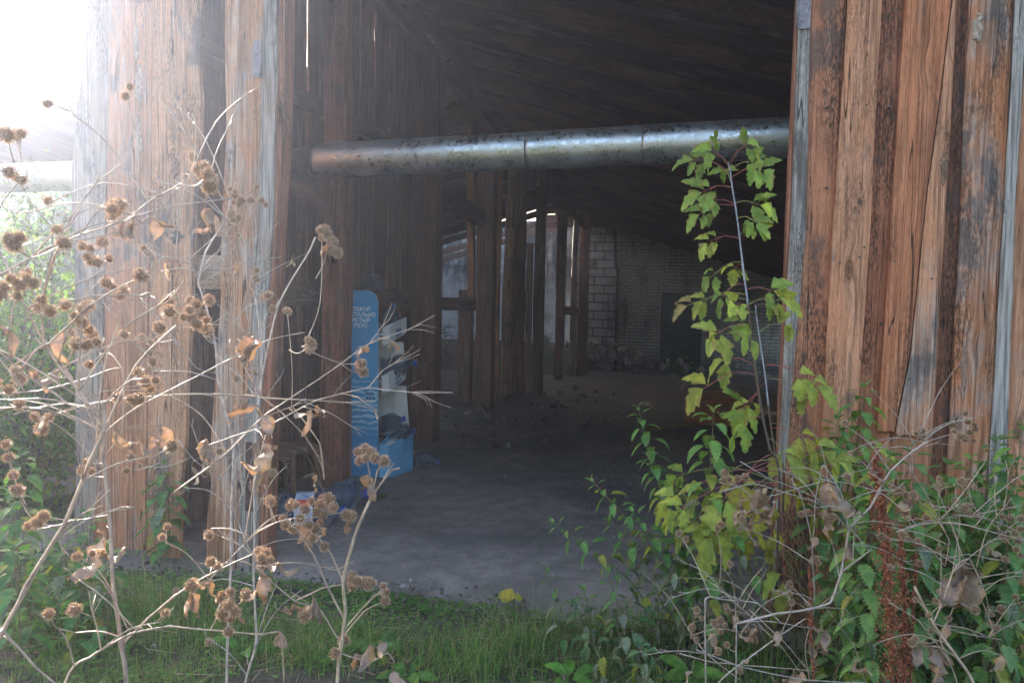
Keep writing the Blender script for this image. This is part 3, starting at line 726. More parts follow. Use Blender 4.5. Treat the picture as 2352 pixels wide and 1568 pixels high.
for j in range(ny + 1):
    row = []
    for i in range(nx + 1):
        a = bx0 + (bx1 - bx0) * i / nx; t = j / ny; b = FB - 1.9 + 2.75 * t
        z = .62 * min(1, max(0, t * 3.2)) + noise.noise(V((a * 2, b * 2, 0))) * .07 + noise.noise(V((a * 7, b * 7, 0))) * .03 - .05
        row.append(mb.vert(B(a, b, z)))
    ids.append(row)
for j in range(ny):
    for i in range(nx): mb.face((ids[j][i], ids[j][i + 1], ids[j + 1][i + 1], ids[j + 1][i]), True)
tag(mb.build('dirt_bank', SOIL), None, None, kind='structure')
STONEM = simple('rubble_stone', (.26, .24, .21), .95, .5, 12, .01)
rubble('rubble', 'pale broken bricks and scraps heaped on the earth bank under the whitewashed wall', -.8, FB - .5, 3.4, .7, .75, 150, (.3, .28, .25), STONEM, (.03, .1))
rubble('debris', 'scattered dark debris and boards along the foot of the posts', .05, PB[1] + 2.4, 1.5, 3.6, .02, 70, (.06, .048, .04), WOOD_IN, (.012, .06))
rubble('gravel', 'small stones and crumbs strewn over the trodden floor', 1.4, 3.2, 3.2, 7.5, .0, 420, (.35, .33, .3), STONEM, (.004, .013))
rubble('soil_clods', 'dark clods and chips along the edge of the floor', .9, -.28, 3.0, .25, .02, 420, (.2, .17, .13), simple('clod', (.10, .08, .06), .95, .6, 30, .01), (.004, .013))

# ------------------------------------------------------------------ metal pipe
def pipe_at(px, py, Y): return at(px, py, Y)
pr = ab(at(1810, 316, 5.15)); pl = ab(at(730, 370, 5.97)); pb = (pr[1] + pl[1]) / 2
def PP(a): t = (a - pl[0]) / (pr[0] - pl[0]); return B(a, pb, pl[2] + (pr[2] - pl[2]) * t)
seamA = ab(at(1478, 330, 5.4))[0]; PR = .127
pipe = thing('metal_pipe', PP(pl[0]), 'long dented galvanised pipe crossing the top of the shed opening with a black wrapped end', 'pipe')
def pipe_piece(a0, a1, r, name, parent=pipe, seamends=True):
    mb = MB(); n = 40; m = max(4, int((a1 - a0) / .03)); L = []
    for i in range(m + 1):
        a = a0 + (a1 - a0) * i / m; c = PP(a); ring = []
        for k in range(n):
            an = 2 * math.pi * k / n; dd = noise.noise(V((a * 3, math.cos(an) * 1.3, math.sin(an) * 1.3))) * .003 + noise.noise(V((a * 11, math.cos(an) * 3, math.sin(an) * 3))) * .0012
            rr = r + dd; ring.append(mb.vert(c + e2 * math.cos(an) * rr + ez * math.sin(an) * rr, (an * r, a, 1)))
        L.append(ring)
    for i in range(m):
        for k in range(n): mb.face((L[i][k], L[i + 1][k], L[i + 1][(k + 1) % n], L[i][(k + 1) % n]), True)
    mb.face(L[0]); mb.face(L[-1][::-1]); return mb.build(name, GALV, parent)
mid = ab(at(1215, 340, 5.6))[0]
pipe_piece(pl[0], mid + .02, PR, 'pipe_section'); pipe_piece(mid, seamA + .02, PR + .0015, 'pipe_section'); pipe_piece(seamA, 5.6, PR + .004, 'pipe_section')
for a in (mid, seamA):
    mb = MB(); c = PP(a)
    mb.tube([c + e1 * .002 + (e2 * math.cos(k * .2) + ez * math.sin(k * .2)) * (PR + .004) for k in range(33)], .0016, 5); mb.build('seam', NAILM, pipe)
mb = MB(); pts = []; 
for k in range(9):
    t = k / 8; a = pl[0] - .24 + t * .26; pts.append(PP(a) + V((0, 0, rnd.uniform(-.012, .012) - (1 - t) * .03)))
mb.tube(pts, [.085, .125, .118, .124, .112, .12, .108, .118, .12], 16, (.5, .5, .5))
wr_ = mb.build('black_wrap', BLACKW, pipe)
for k in range(14):
    mb2 = MB(); a = pl[0] - .18 + k * .014; an = rnd.uniform(3.4, 5.9); p = PP(a) + (e2 * math.cos(an) + ez * math.sin(an)) * .12
    mb2.tube([p, p + V((rnd.uniform(-.04, .04), -.01, -.03)), p + V((rnd.uniform(-.06, .06), -.02, -.06))], .0012, 3); mb2.build('loose_strand', NAILM, wr_)
# thin wire sagging under the pipe
mb = MB(); pts = []
for k in range(25):
    a = pl[0] + .3 + k * .11; pts.append(PP(a) - ez * (PR + .006 + .008 * abs(math.sin(k * .7))) - e2 * .02)
mb.tube(pts, .0015, 4); mb.build('wire', NAILM, pipe)
# outer pipe, left of the door leaf
p1 = at(166, 404, 6.85); p0 = p1 - e1 * 4.0; p0.z -= .03
lp = thing('metal_pipe', p1, 'pale sunlit pipe section left of the plank door leaf', 'pipe')
mb = MB(); mb.tube([p0.lerp(p1 + e1 * .5, k / 10) for k in range(11)], PR - .002, 32); mb.build('pipe_section', GALV, lp)
mb = MB(); c = p1 - e1 * .3; mb.tube([c - e1 * .02, c + e1 * .02], PR + .004, 32); mb.build('clamp_band', GALV, lp)
mb = MB(); q = p1 - e1 * 3.2
for q in (p1 - e1 * 3.2, p1 - e1 * .95 - V((0, 0, 0))):
    pass
mb.beam(p1 - e1 * 3.0 - ez * p1.z, p1 - e1 * 3.0 - ez * PR, .08, .08, upv=e2); mb.build('support_post', RUST, lp)

# lean-to roof above the outer pipe
q0 = at(-420, 300, 7.6); q1 = at(175, 300, 7.6); zt = at(100, 236, 7.6).z; zl = at(100, 362, 7.6).z
le = thing('lean_to_roof', (q1.x, q1.y, zl), 'dark lean-to roof edge over the outer pipe, left of the door leaf', 'roof')
mb = MB(); pa = V((q0.x, q0.y, 0)); L_ = 0
dirx = e1; n_ = 22; org = V((q1.x + .6, q1.y - .1, 0))
for k in range(n_):
    c = org - e1 * (k * .19 + .09); mb.beam(c + ez * zt, c + e2 * 2.0 + ez * (zt - .22), .186, .022, vt(IN, .5, 1.0), (.2, .4, .4), upv=ez)
mb.build('boarding', WOOD_IN, le)
mb = MB(); mb.beam(org + ez * (zt - .06) - e2 * .03, org - e1 * 4.1 + ez * (zt - .06) - e2 * .03, .04, .2, IN, (.3, .4, .4), upv=ez, n=6, wob=.01); mb.beam(org + e2 * 1.8 + ez * (zt - .32), org + e2 * 1.8 - e1 * 4.1 + ez * (zt - .32), .1, .16, IN, (.3, .4, .4), upv=ez); mb.build('beam', WOOD_IN, le)
mb = MB(); 
for k in (0.1, 4.0): mb.beam(org - e1 * k + e2 * 1.75, org - e1 * k + e2 * 1.75 + ez * (zt - .4), .12, .12, IN, upv=e2)
mb.build('support_post', WOOD_IN, le)
# ------------------------------------------------------------------ display stand, bottles, stool, chest
sb = gnd(868, 1100); SA, SB_, _ = ab(sb); print('stand', SA, SB_)
def card(name, c1, c2=None, rough=.45): return simple(name, c1, rough, .12, 3, 0, second=c2)
CARD_BLUE = card('blue_print', (.07, .30, .52), (.13, .42, .66)); CARD_W = card('white_card', (.60, .57, .53), (.66, .64, .60), .7)
def wave_material():
    m, nt, b = mat_new('water_print'); g = N(nt); x, y, sd = g.sep(g.attr('buv'))
    n = g.node('ShaderNodeTexWave', wave_type='BANDS', bands_direction='Y'); n.inputs['Scale'].default_value = 6; n.inputs['Distortion'].default_value = 9; n.inputs['Detail'].default_value = 4
    g.set(n, 'Vector', g.attr('buv'))
    f = g.math('MULTIPLY', g.ramp(n.outputs['Fac'], .35, .9), g.math('MULTIPLY', g.ramp(y, .95, .75), g.ramp(y, .35, .55)))
    base = g.mix(g.ramp(y, .2, 1.2), (.05, .27, .50), (.07, .33, .58))
    c = g.mix(g.math('MULTIPLY', f, .75), base, (.45, .66, .74)); n3 = g.noise(g.attr('buv'), 60, 4, .7)
    c = g.mix(g.math('MULTIPLY', g.ramp(n3, .6, .7), .4), c, (.16, .14, .11))
    g.set(b, 'Base Color', c); b.inputs['Roughness'].default_value = .4; return m
PRINT = wave_material()
SH = 1.66; W_ = .40; D_ = .36      # height, panel width (across a), shelf depth (along b)
st = thing('display_stand', B(SA - W_ / 2, SB_ + D_ / 2, 0), 'light blue cardboard bottle display stand with white shelves and printed side panel', 'display stand')
# side panel facing the opening, rounded upper corner, front (right) edge free
def side_panel(b, SH=SH):
    mb = MB(); pts = [(SA - W_, .0), (SA, .0), (SA - .005, .5), (SA - .012, 1.1), (SA - .02, SH - .10)]
    for k in range(6):
        an = R(k * 18); pts.append((SA - .12 + .10 * math.cos(an), SH - .10 + .10 * math.sin(an)))
    pts.append((SA - W_, SH))
    f = [mb.vert(B(a, b, z), (a, z, 0)) for a, z in pts]; k2 = [mb.vert(B(a, b + .008, z), (a, z, 0)) for a, z in pts]
    mb.face(f[::-1]); mb.face(k2, mi=1); n = len(pts)
    for i in range(n): mb.face((f[i], f[(i + 1) % n], k2[(i + 1) % n], k2[i]), mi=1)
    return mb
sp = side_panel(SB_).build('side_panel', [PRINT, CARD_W], st)
side_panel(SB_ + D_, 1.36).build('side_panel', [CARD_W, CARD_W], st)
def text(body, a, z, size, b, parent, mat, name='lettering', ax=e1, bold=0.0, space=1.0, align='LEFT'):
    cu = bpy.data.curves.new(name, 'FONT'); cu.body = body; cu.size = size; cu.extrude = .0004; cu.offset = bold; cu.space_line = space; cu.align_x = align
    t = bpy.data.objects.new('tmp', cu); col.objects.link(t); dg = bpy.context.evaluated_depsgraph_get()
    me = bpy.data.meshes.new_from_object(t.evaluated_get(dg)); bpy.data.objects.remove(t)
    nrm = ax.cross(ez)
    mt = Matrix((ax, ez, nrm)).transposed().to_4x4(); mt.translation = B(a, b, z) - ORG[parent.name]
    me.transform(mt); me.materials.clear(); me.materials.append(mat)
    o = bpy.data.objects.new(name, me); col.objects.link(o); o.parent = parent; ORG[o.name] = ORG[parent.name]; return o
WHITE = simple('white_print', (.75, .78, .78), .5, .05, 5); DBLUE = simple('dark_blue_print', (.03, .10, .25), .5, .05, 5)
for i, (ln, dx) in enumerate((('ОТКРОЙ', .088), ('КРИСТАЛЬНО', .040), ('ЧИСТЫЙ', .088), ('ВКУС', .116))):
    text(ln, SA - dx, SH - .18 - i * .048, .048, SB_ - .002, sp, WHITE, bold=.0014, align='RIGHT')
mb = MB(); lc = (SA - .072, .73)
f = [mb.vert(B(lc[0] + .06 * math.cos(k * .2618), SB_ - .0015, lc[1] + .06 * math.sin(k * .2618))) for k in range(24)]; mb.face(f[::-1]); mb.build('round_logo', card('pale_blue_print', (.30, .58, .72)), sp)
text('bon\naqua', lc[0] - .052, lc[1] + .012, .05, SB_ - .003, sp, DBLUE, bold=.002, space=.75)
# back, shelves and lips: shelf boxes open to the right (+a)
mb = MB(); mb.box(B(SA - W_ + .006, SB_ + D_ / 2, SH / 2 - .03), e1, .005, e2, D_ / 2 - .004, ez, SH / 2 - .04); mb.build('back_panel', CARD_W, st)
SHELVES = (.36, .86, 1.28)
for z in SHELVES[1:]:
    mb = MB(); mb.box(B(SA - W_ / 2 + .02, SB_ + D_ / 2, z), e1, W_ / 2, e2, D_ / 2 - .01, ez, .006)
    # white front flap leaning out with slanted lip
    a1 = SA + .02
    q = [(a1, z - .10), (a1 + .07, z - .08), (a1 + .065, z + .09), (a1, z + .055)]
    f = [mb.vert(B(a, SB_ + .012, zz)) for a, zz in q]; k_ = [mb.vert(B(a, SB_ + .018, zz)) for a, zz in q]; mb.face(f[::-1]); mb.face(k_)
    for i in range(4): mb.face((f[i], f[(i + 1) % 4], k_[(i + 1) % 4], k_[i]))
    shf = mb.build('shelf', CARD_W, st)
    m2 = MB(); q = [(a1 + .07, SB_ + .02, z - .08), (a1 + .12, SB_ + D_ - .08, z + .01), (a1 + .118, SB_ + D_ - .08, z + .15), (a1 + .065, SB_ + .02, z + .09)]
    f = [m2.vert(B(*p)) for p in q]; k_ = [m2.vert(B(p[0] - .008, p[1] + .004, p[2])) for p in q]; m2.face(f[::-1]); m2.face(k_)
    for i in range(4): m2.face((f[i], f[(i + 1) % 4], k_[(i + 1) % 4], k_[i]))
    lp_ = m2.build('shelf_lip', CARD_W, st)
    tx = text('bon\naqua', 0, 0, .055, 0, lp_, DBLUE, bold=.001, space=.75)
    dd = (B(*q[1]) - B(*q[0])).normalized(); nn = dd.cross(ez).normalized()
    base = B(q[0][0] + .02, q[0][1] + .07, q[0][2] + .09) + nn * .006
    me = tx.data; inv = Matrix((e1, ez, e1.cross(ez))).transposed().to_4x4(); inv.translation = B(0, 0, 0) - ORG[lp_.name]
    me.transform(inv.inverted()); mt = Matrix((dd, ez, nn)).transposed().to_4x4(); mt.translation = base - ORG[lp_.name]; me.transform(mt)
# white long liner visible between shelves
mb = MB()
for z0, z1, w0, w1 in ((.40, .80, .16, .12), (.9, 1.2, .11, .09)):
    q = [(SA, z0), (SA + w0, z0), (SA + w1, z1), (SA, z1)]
    f = [mb.vert(B(a, SB_ + D_ - .03, z)) for a, z in q]; k_ = [mb.vert(B(a, SB_ + D_ - .022, z)) for a, z in q]; mb.face(f[::-1]); mb.face(k_)
    for i in range(4): mb.face((f[i], f[(i + 1) % 4], k_[(i + 1) % 4], k_[i]))
mb.build('liner', CARD_W, st)
# blue bottom box projecting to the right
mb = MB(); q0 = [(SA + .012, SB_ + .0), (SA + .09, SB_ + .02), (SA + .18, SB_ + D_ + .02), (SA + .012, SB_ + D_ + .02)]
hts = [.32, .30, .38, .40]
lo = [mb.vert(B(a, b, .004), (a, .004, 0)) for a, b in q0]; hi = [mb.vert(B(a, b, h), (a, h * .5, 0)) for (a, b), h in zip(q0, hts)]
for i in range(4): mb.face((lo[i], lo[(i + 1) % 4], hi[(i + 1) % 4], hi[i]))
mb.face([mb.vert(B(a, b, h - .06), (a, 1.2, 0)) for (a, b), h in zip(q0, hts)], mi=1)
mb.build('base_box', [CARD_BLUE, CARD_W], st)

def pet_material(name, tint):
    m, nt, b = mat_new(name); g = N(nt); b.inputs['Base Color'].default_value = (*tint, 1); b.inputs['Roughness'].default_value = .08
    b.inputs['IOR'].default_value = 1.35; b.inputs['Transmission Weight'].default_value = .75
    tc = g.node('ShaderNodeTexCoord').outputs['Object']; g.set(b, 'Normal', g.bump(g.noise(tc, 22, 3, .6, 1.0), .01)); return m
PET = pet_material('blue_plastic', (.13, .20, .30)); PETD = pet_material('dim_blue_plastic', (.08, .13, .20)); CAPM = simple('blue_cap', (.02, .06, .32), .35, .1)
def bottle(loc, d, size, label, crush=0.0, mat=PET, lab=False, group='blue plastic water bottles', roll=0.):
    d = V(d).normalized(); s_ = d.cross(ez)
    if s_.length < .1: s_ = e1.copy()
    s_.normalize(); u_ = s_.cross(d); r = size * .31; n = 28
    t = thing('water_bottle', loc, label, 'bottle', group); mb = MB(); L = []
    prof = [(0, .0), (.0, .75), (.015, .93), (.05, 1.0)] + [(.05 + .6 * k / 24, 1.0 - (.07 if k % 4 == 0 and k else 0)) for k in range(1, 25)] + [(.70, .97), (.76, .86), (.82, .66), (.88, .42), (.915, .24), (.93, .2), (.97, .2)]
    for h, q in prof:
        ring = []
        for k in range(n):
            an = 2 * math.pi * k / n + roll; cz = 1 - crush * max(0, noise.noise(V((h * 3, math.cos(an), math.sin(an) + loc[0])))) * 1.6
            ring.append(mb.vert(V(loc) + d * (h * size) + (s_ * math.cos(an) + u_ * math.sin(an)) * (r * q * (cz if q > .3 else 1)), (an, h, 0)))
        L.append(ring)
    for i in range(len(L) - 1):
        for k in range(n): mb.face((L[i][k], L[i][(k + 1) % n], L[i + 1][(k + 1) % n], L[i + 1][k]), True)
    o = mb.build('body', mat, t)
    mb = MB(); mb.tube([V(loc) + d * size * .955, V(loc) + d * size * .96, V(loc) + d * size * 1.03, V(loc) + d * size * 1.035], [r * .2, r * .27, r * .27, r * .2], 16); mb.build('cap', CAPM, t)
    mb = MB(); c = V(loc) + d * size * .93; mb.tube([c + (s_ * math.cos(a_) + u_ * math.sin(a_) * 1) * r * .3 + d * (.0 + max(0, math.sin(a_)) * size * .12) for a_ in [k * math.pi / 8 for k in range(17)]], .003, 5); mb.build('handle', CAPM, t)
    if lab:
        mb = MB(); LL = []
        for h in (.28, .56):
            LL.append([mb.vert(V(loc) + d * (h * size) + (s_ * math.cos(R(a_)) + u_ * math.sin(R(a_))) * (r * 1.02), (a_, h, 0)) for a_ in range(-70, 131, 10)])
        for k in range(20): mb.face((LL[0][k], LL[0][k + 1], LL[1][k + 1], LL[1][k]), True, mi=1 if k in (10, 11) else 0)
        mb.build('paper_label', [simple('blue_white_label', (.12, .25, .55), .4, .3, 14, second=(.7, .74, .78)), simple('red_label', (.6, .09, .04), .4)], t)
    return t
ba_ = SA - .12
bottle(B(SA - .13, SB_ + .03, SH + .065), (.25, .97, .05), .27, 'crumpled dark bottle lying on top of the blue stand', .5, PETD)
bottle(B(SA - .02, SB_ + .19, SHELVES[2] + .01), (.25, .0, 1), .26, 'upright dark bottle on the upper shelf of the stand', .3, PETD)
bottle(B(SA - .04, SB_ + .13, SHELVES[1] + .115), tuple(e1 * .9 + e2 * .3 + ez * .15), .31, 'dark blue bottle lying on the middle shelf of the stand', .35, PETD)
bottle(B(SA - .10, SB_ + .17, .42), tuple(e1 * .9 + ez * .35), .29, 'bottle with blue cap lying in the bottom tray of the stand', .3, PETD)
bottle(B(SA - .04, SB_ + .27, .37), tuple(e1 * .95 + ez * .1), .27, 'second bottle in the bottom tray, only its cap poking out', .3, PETD)
p = gnd(945, 1050, .07); bottle(p, (.98, -.15, -.1), .27, 'flattened clear bottle lying on the floor beside the blue base box', .6, PET)
p = gnd(640, 1175, .11); bottle(p + V((0, 0, .0)), (1, .12, .0), .44, 'large blue bottle lying on its side with a red and white label', .15, PET, True)
p = gnd(720, 1150, .11); bottle(p, (.9, .5, .03), .40, 'large crumpled bottle lying behind the labelled one near the post', .4, PET)
bottle(gnd(890, 1120, .05) + V((-.34, .1, 0)), (.3, -1, .05), .2, 'small dark blue bottle lying at the foot of the stand', .4, PETD)

# wooden stool
sp0 = gnd(690, 1150); STOOLW = (.26, .16, .10)
c = V((sp0.x - .12, sp0.y + .12, 0)); t = thing('stool', c, 'old wooden stool with curved brackets under its seat by the plank wall', 'stool')
ax = V((.9, -.43, 0)); ay = V((.43, .9, 0)); hs = .40
mb = MB(); mb.box(c + ez * hs, ax, .17, ay, .16, ez, .016, STOOLW, (.3, .4, .3), 3.3, along=0); mb.build('seat', WOOD_IN, t)
for i, (sx, sy) in enumerate(((1, 1), (1, -1), (-1, 1), (-1, -1))):
    mb = MB(); mb.beam(c + ax * sx * .20 + ay * sy * .18, c + ax * sx * .14 + ay * sy * .13 + ez * (hs - .016), .03, .03, STOOLW, (.3, .3, .3), upv=ay); mb.build('leg', WOOD_IN, t)
for sy in (-1, 1):
    mb = MB(); mb.beam(c + ax * -.15 + ay * sy * .13 + ez * (hs - .045), c + ax * .15 + ay * sy * .13 + ez * (hs - .045), .018, .055, STOOLW, (.3, .3, .3)); mb.build('apron', WOOD_IN, t)
    mb = MB(); mb.tube([c + ay * sy * .135 + ax * (-.15 + .3 * k / 10) + ez * (hs - .07 - .16 * (abs(k - 5) / 5) ** 2.4) for k in range(11)], .009, 6, STOOLW); mb.build('bracket', WOOD_IN, t)
# chest
c0 = gnd(1640, 978); ch = thing('wooden_chest', c0, 'low orange brown panelled wooden chest standing behind the young maple', 'chest')
ax = V((.985, -.17, 0)); ay = V((.17, .985, 0)); cw, cd_, chh = .37, .26, .40
c1 = c0 + ay * cd_
PLY = (.42, .20, .10)
mb = MB(); mb.box(c1 + ez * chh / 2, ax, cw, ay, cd_, ez, chh / 2, PLY, (.05, .1, .1), 8.1, along=0); mb.build('body', WOOD_IN, ch)
mb = MB()
f0 = c1 - ay * (cd_ + .008)
for z in (.035, chh * .55, chh - .03): mb.box(f0 + ez * z, ax, cw + .004, ay, .010, ez, .026, (.45, .2, .1), (0, .2, .1), 9 + z, along=0)
for x in (-cw + .03, -.02, cw - .03): mb.box(f0 + ax * x - ay * .004 + ez * chh / 2, ax, .03, ay, .009, ez, chh / 2 - .004, (.42, .19, .1), (0, .2, .1), 12 + x)
mb.build('battens', WOOD_IN, ch)
mb = MB(); mb.box(c1 + ez * (chh + .012), ax, cw + .015, ay, cd_ + .015, ez, .010, (.40, .24, .15), (.2, .1, .1), 14.1, along=0); mb.build('lid', WOOD_IN, ch)
mb = MB(); mb.tube([f0 - ay * .012 + ax * .07 + ez * (chh * .56), f0 - ay * .03 + ax * .07 + ez * (chh * .56)], .012, 12); mb.build('latch', NAILM, ch)
prop(gnd(1500, 985, .02), gnd(1600, 975, .03), .09, .03, 'yellowish board lying on the floor in front of the chest', 'plank', 'plank', (.35, .28, .10), group='planks lying about the floor')

# ------------------------------------------------------------------ plants: helpers
def rv(s=1.0): return V((rnd.uniform(-s, s), rnd.uniform(-s, s), rnd.uniform(-s, s)))
def leaf(mb, base, d, n, length, width, tone, teeth=0, droop=.6, fold=.25, dry=0., curl=0., seg=6, tooth=.2, peak=.38, crumple=0., lobes=False):
    d = V(d).normalized(); n = V(n); n = (n - d * n.dot(d))
    if n.length < .01: n = V((0, -1, .2)) - d * V((0, -1, .2)).dot(d)
    n.normalize(); s = d.cross(n).normalized()
    seg = max(seg, teeth * 2) if teeth else seg
    p = V(base); step = length / seg; rows = []; sd = rnd.random() * 90; L = 0
    for i in range(seg + 1):
        t = i / seg
        wdt = width * .5 * (math.sin(math.pi * min(1, t ** (math.log(.5) / math.log(peak)))) ** .8 if 0 < t < 1 else 0.0)
        if lobes and .3 < t < .75: wdt *= 1 + .22 * math.sin((t - .3) / .45 * math.pi * 3)
        if teeth and 0 < t < 1: wdt *= (1 + tooth) if i % 2 else (1 - tooth)
        fo = fold + curl * math.sin(t * 5 + sd) * .6
        cs, sn = math.cos(fo), math.sin(fo)
        c = p + (n * noise.noise(p * 28 + V((sd, 0, 0))) * crumple * length if crumple else V((0, 0, 0)))
        l = c - s * wdt * cs + n * wdt * sn; r_ = c + s * wdt * cs + n * wdt * sn
        if crumple:
            l = l + (n * noise.noise(l * 45 + V((sd, 5, 0))) + s * noise.noise(l * 40 + V((0, sd, 9)))) * crumple * length * .9
            r_ = r_ + (n * noise.noise(r_ * 45 + V((sd, 8, 0))) + s * noise.noise(r_ * 40 + V((4, sd, 9)))) * crumple * length * .9
        if teeth: sh = d * step * .5 if i % 2 else V((0, 0, 0)); l = l + sh; r_ = r_ + sh
        W = (1.0, dry, 0)
        rows.append((mb.vert(l, (-wdt, L, sd), tone, W), mb.vert(c, (0, L, sd), tone, (0, dry, 0)), mb.vert(r_, (wdt, L, sd), tone, W)))
        L += step
        a = droop / seg
        g_ = V((0, 0, -1)); nd = (d + (g_ - d * g_.dot(d)) * a + n * curl * .25 * math.sin(t * 3 + sd)).normalized()
        p = p + nd * step; d = nd; n = (n - d * n.dot(d)).normalized()
    for i in range(seg):
        A, Bq = rows[i], rows[i + 1]
        mb.face((A[0], A[1], Bq[1], Bq[0]), True); mb.face((A[1], A[2], Bq[2], Bq[1]), True)
    return p
def catmull(P, k=6):
    out = []
    for i in range(len(P) - 1):
        p0 = P[max(i - 1, 0)]; p1 = P[i]; p2 = P[i + 1]; p3 = P[min(i + 2, len(P) - 1)]
        for j in range(k):
            t = j / k
            out.append(.5 * ((2 * p1) + (p2 - p0) * t + (2 * p0 - 5 * p1 + 4 * p2 - p3) * t * t + (3 * p1 - p0 - 3 * p2 + p3) * t ** 3))
    out.append(P[-1]); return out
GREENS = [(.09, .19, .035), (.07, .16, .04), (.12, .24, .04), (.10, .20, .055)]

# burr heads: three shared meshes
def burr_mesh(seed):
    r_ = random.Random(seed); mb = MB(); me = bpy.data.meshes.new('burr'); n = 8
    rings = []
    for i in range(6):
        ph = math.pi * i / 5; rings.append([mb.vert((.0092 * math.sin(ph) * math.cos(2 * math.pi * k / n), .0092 * math.sin(ph) * math.sin(2 * math.pi * k / n), .0092 * math.cos(ph)), None, (.34, .22, .13)) for k in range(n)])
    for i in range(5):
        for k in range(n): mb.face((rings[i][k], rings[i][(k + 1) % n], rings[i + 1][(k + 1) % n], rings[i + 1][k]), True)
    for k in range(150):
        z = 1 - 2 * (k + .5) / 150; th = k * 2.39996; q = math.sqrt(1 - z * z)
        d = V((q * math.cos(th) + r_.uniform(-.2, .2), q * math.sin(th) + r_.uniform(-.2, .2), z + r_.uniform(-.2, .2))).normalized()
        if z < -.86: continue
        s = d.orthogonal().normalized(); s2 = d.cross(s); L = r_.uniform(.0065, .0105)
        hook = s * math.cos(th) + s2 * math.sin(th); b0 = d * .0085; m_ = d * (.0085 + L * .8); tp = d * (.0085 + L) + hook * .0022
        w0 = .00075; t0 = (.66, .48, .32) if r_.random() < .7 else (.8, .64, .46)
        A = [mb.vert(b0 + s * w0, None, (.22, .12, .06)), mb.vert(b0 - s * w0 * .5 + s2 * w0, None, (.22, .12, .06)), mb.vert(b0 - s * w0 * .5 - s2 * w0, None, (.22, .12, .06))]
        Bq = [mb.vert(m_ + s * w0 * .55, None, t0), mb.vert(m_ - s * w0 * .3 + s2 * w0 * .55, None, t0), mb.vert(m_ - s * w0 * .3 - s2 * w0 * .55, None, t0)]
        T = mb.vert(tp, None, (.88, .76, .6))
        for i in range(3): mb.face((A[i], A[(i + 1) % 3], Bq[(i + 1) % 3], Bq[i])); mb.face((Bq[i], Bq[(i + 1) % 3], T))
    o = mb.build('burr', BURR); me = o.data; bpy.data.objects.remove(o); return me
BURRS = [burr_mesh(s) for s in (1, 2, 3)]
def add_burr(parent, p, axis, scale):
    o = bpy.data.objects.new('burr', rnd.choice(BURRS)); col.objects.link(o); o.parent = parent
    o.location = p - ORG[parent.name]; o.rotation_mode = 'QUATERNION'
    o.rotation_quaternion = V(axis).normalized().to_track_quat('Z', 'Y') @ Euler((0, 0, rnd.random() * 6)).to_quaternion()
    o.scale = (scale, scale, scale * rnd.uniform(.9, 1.1)); return o

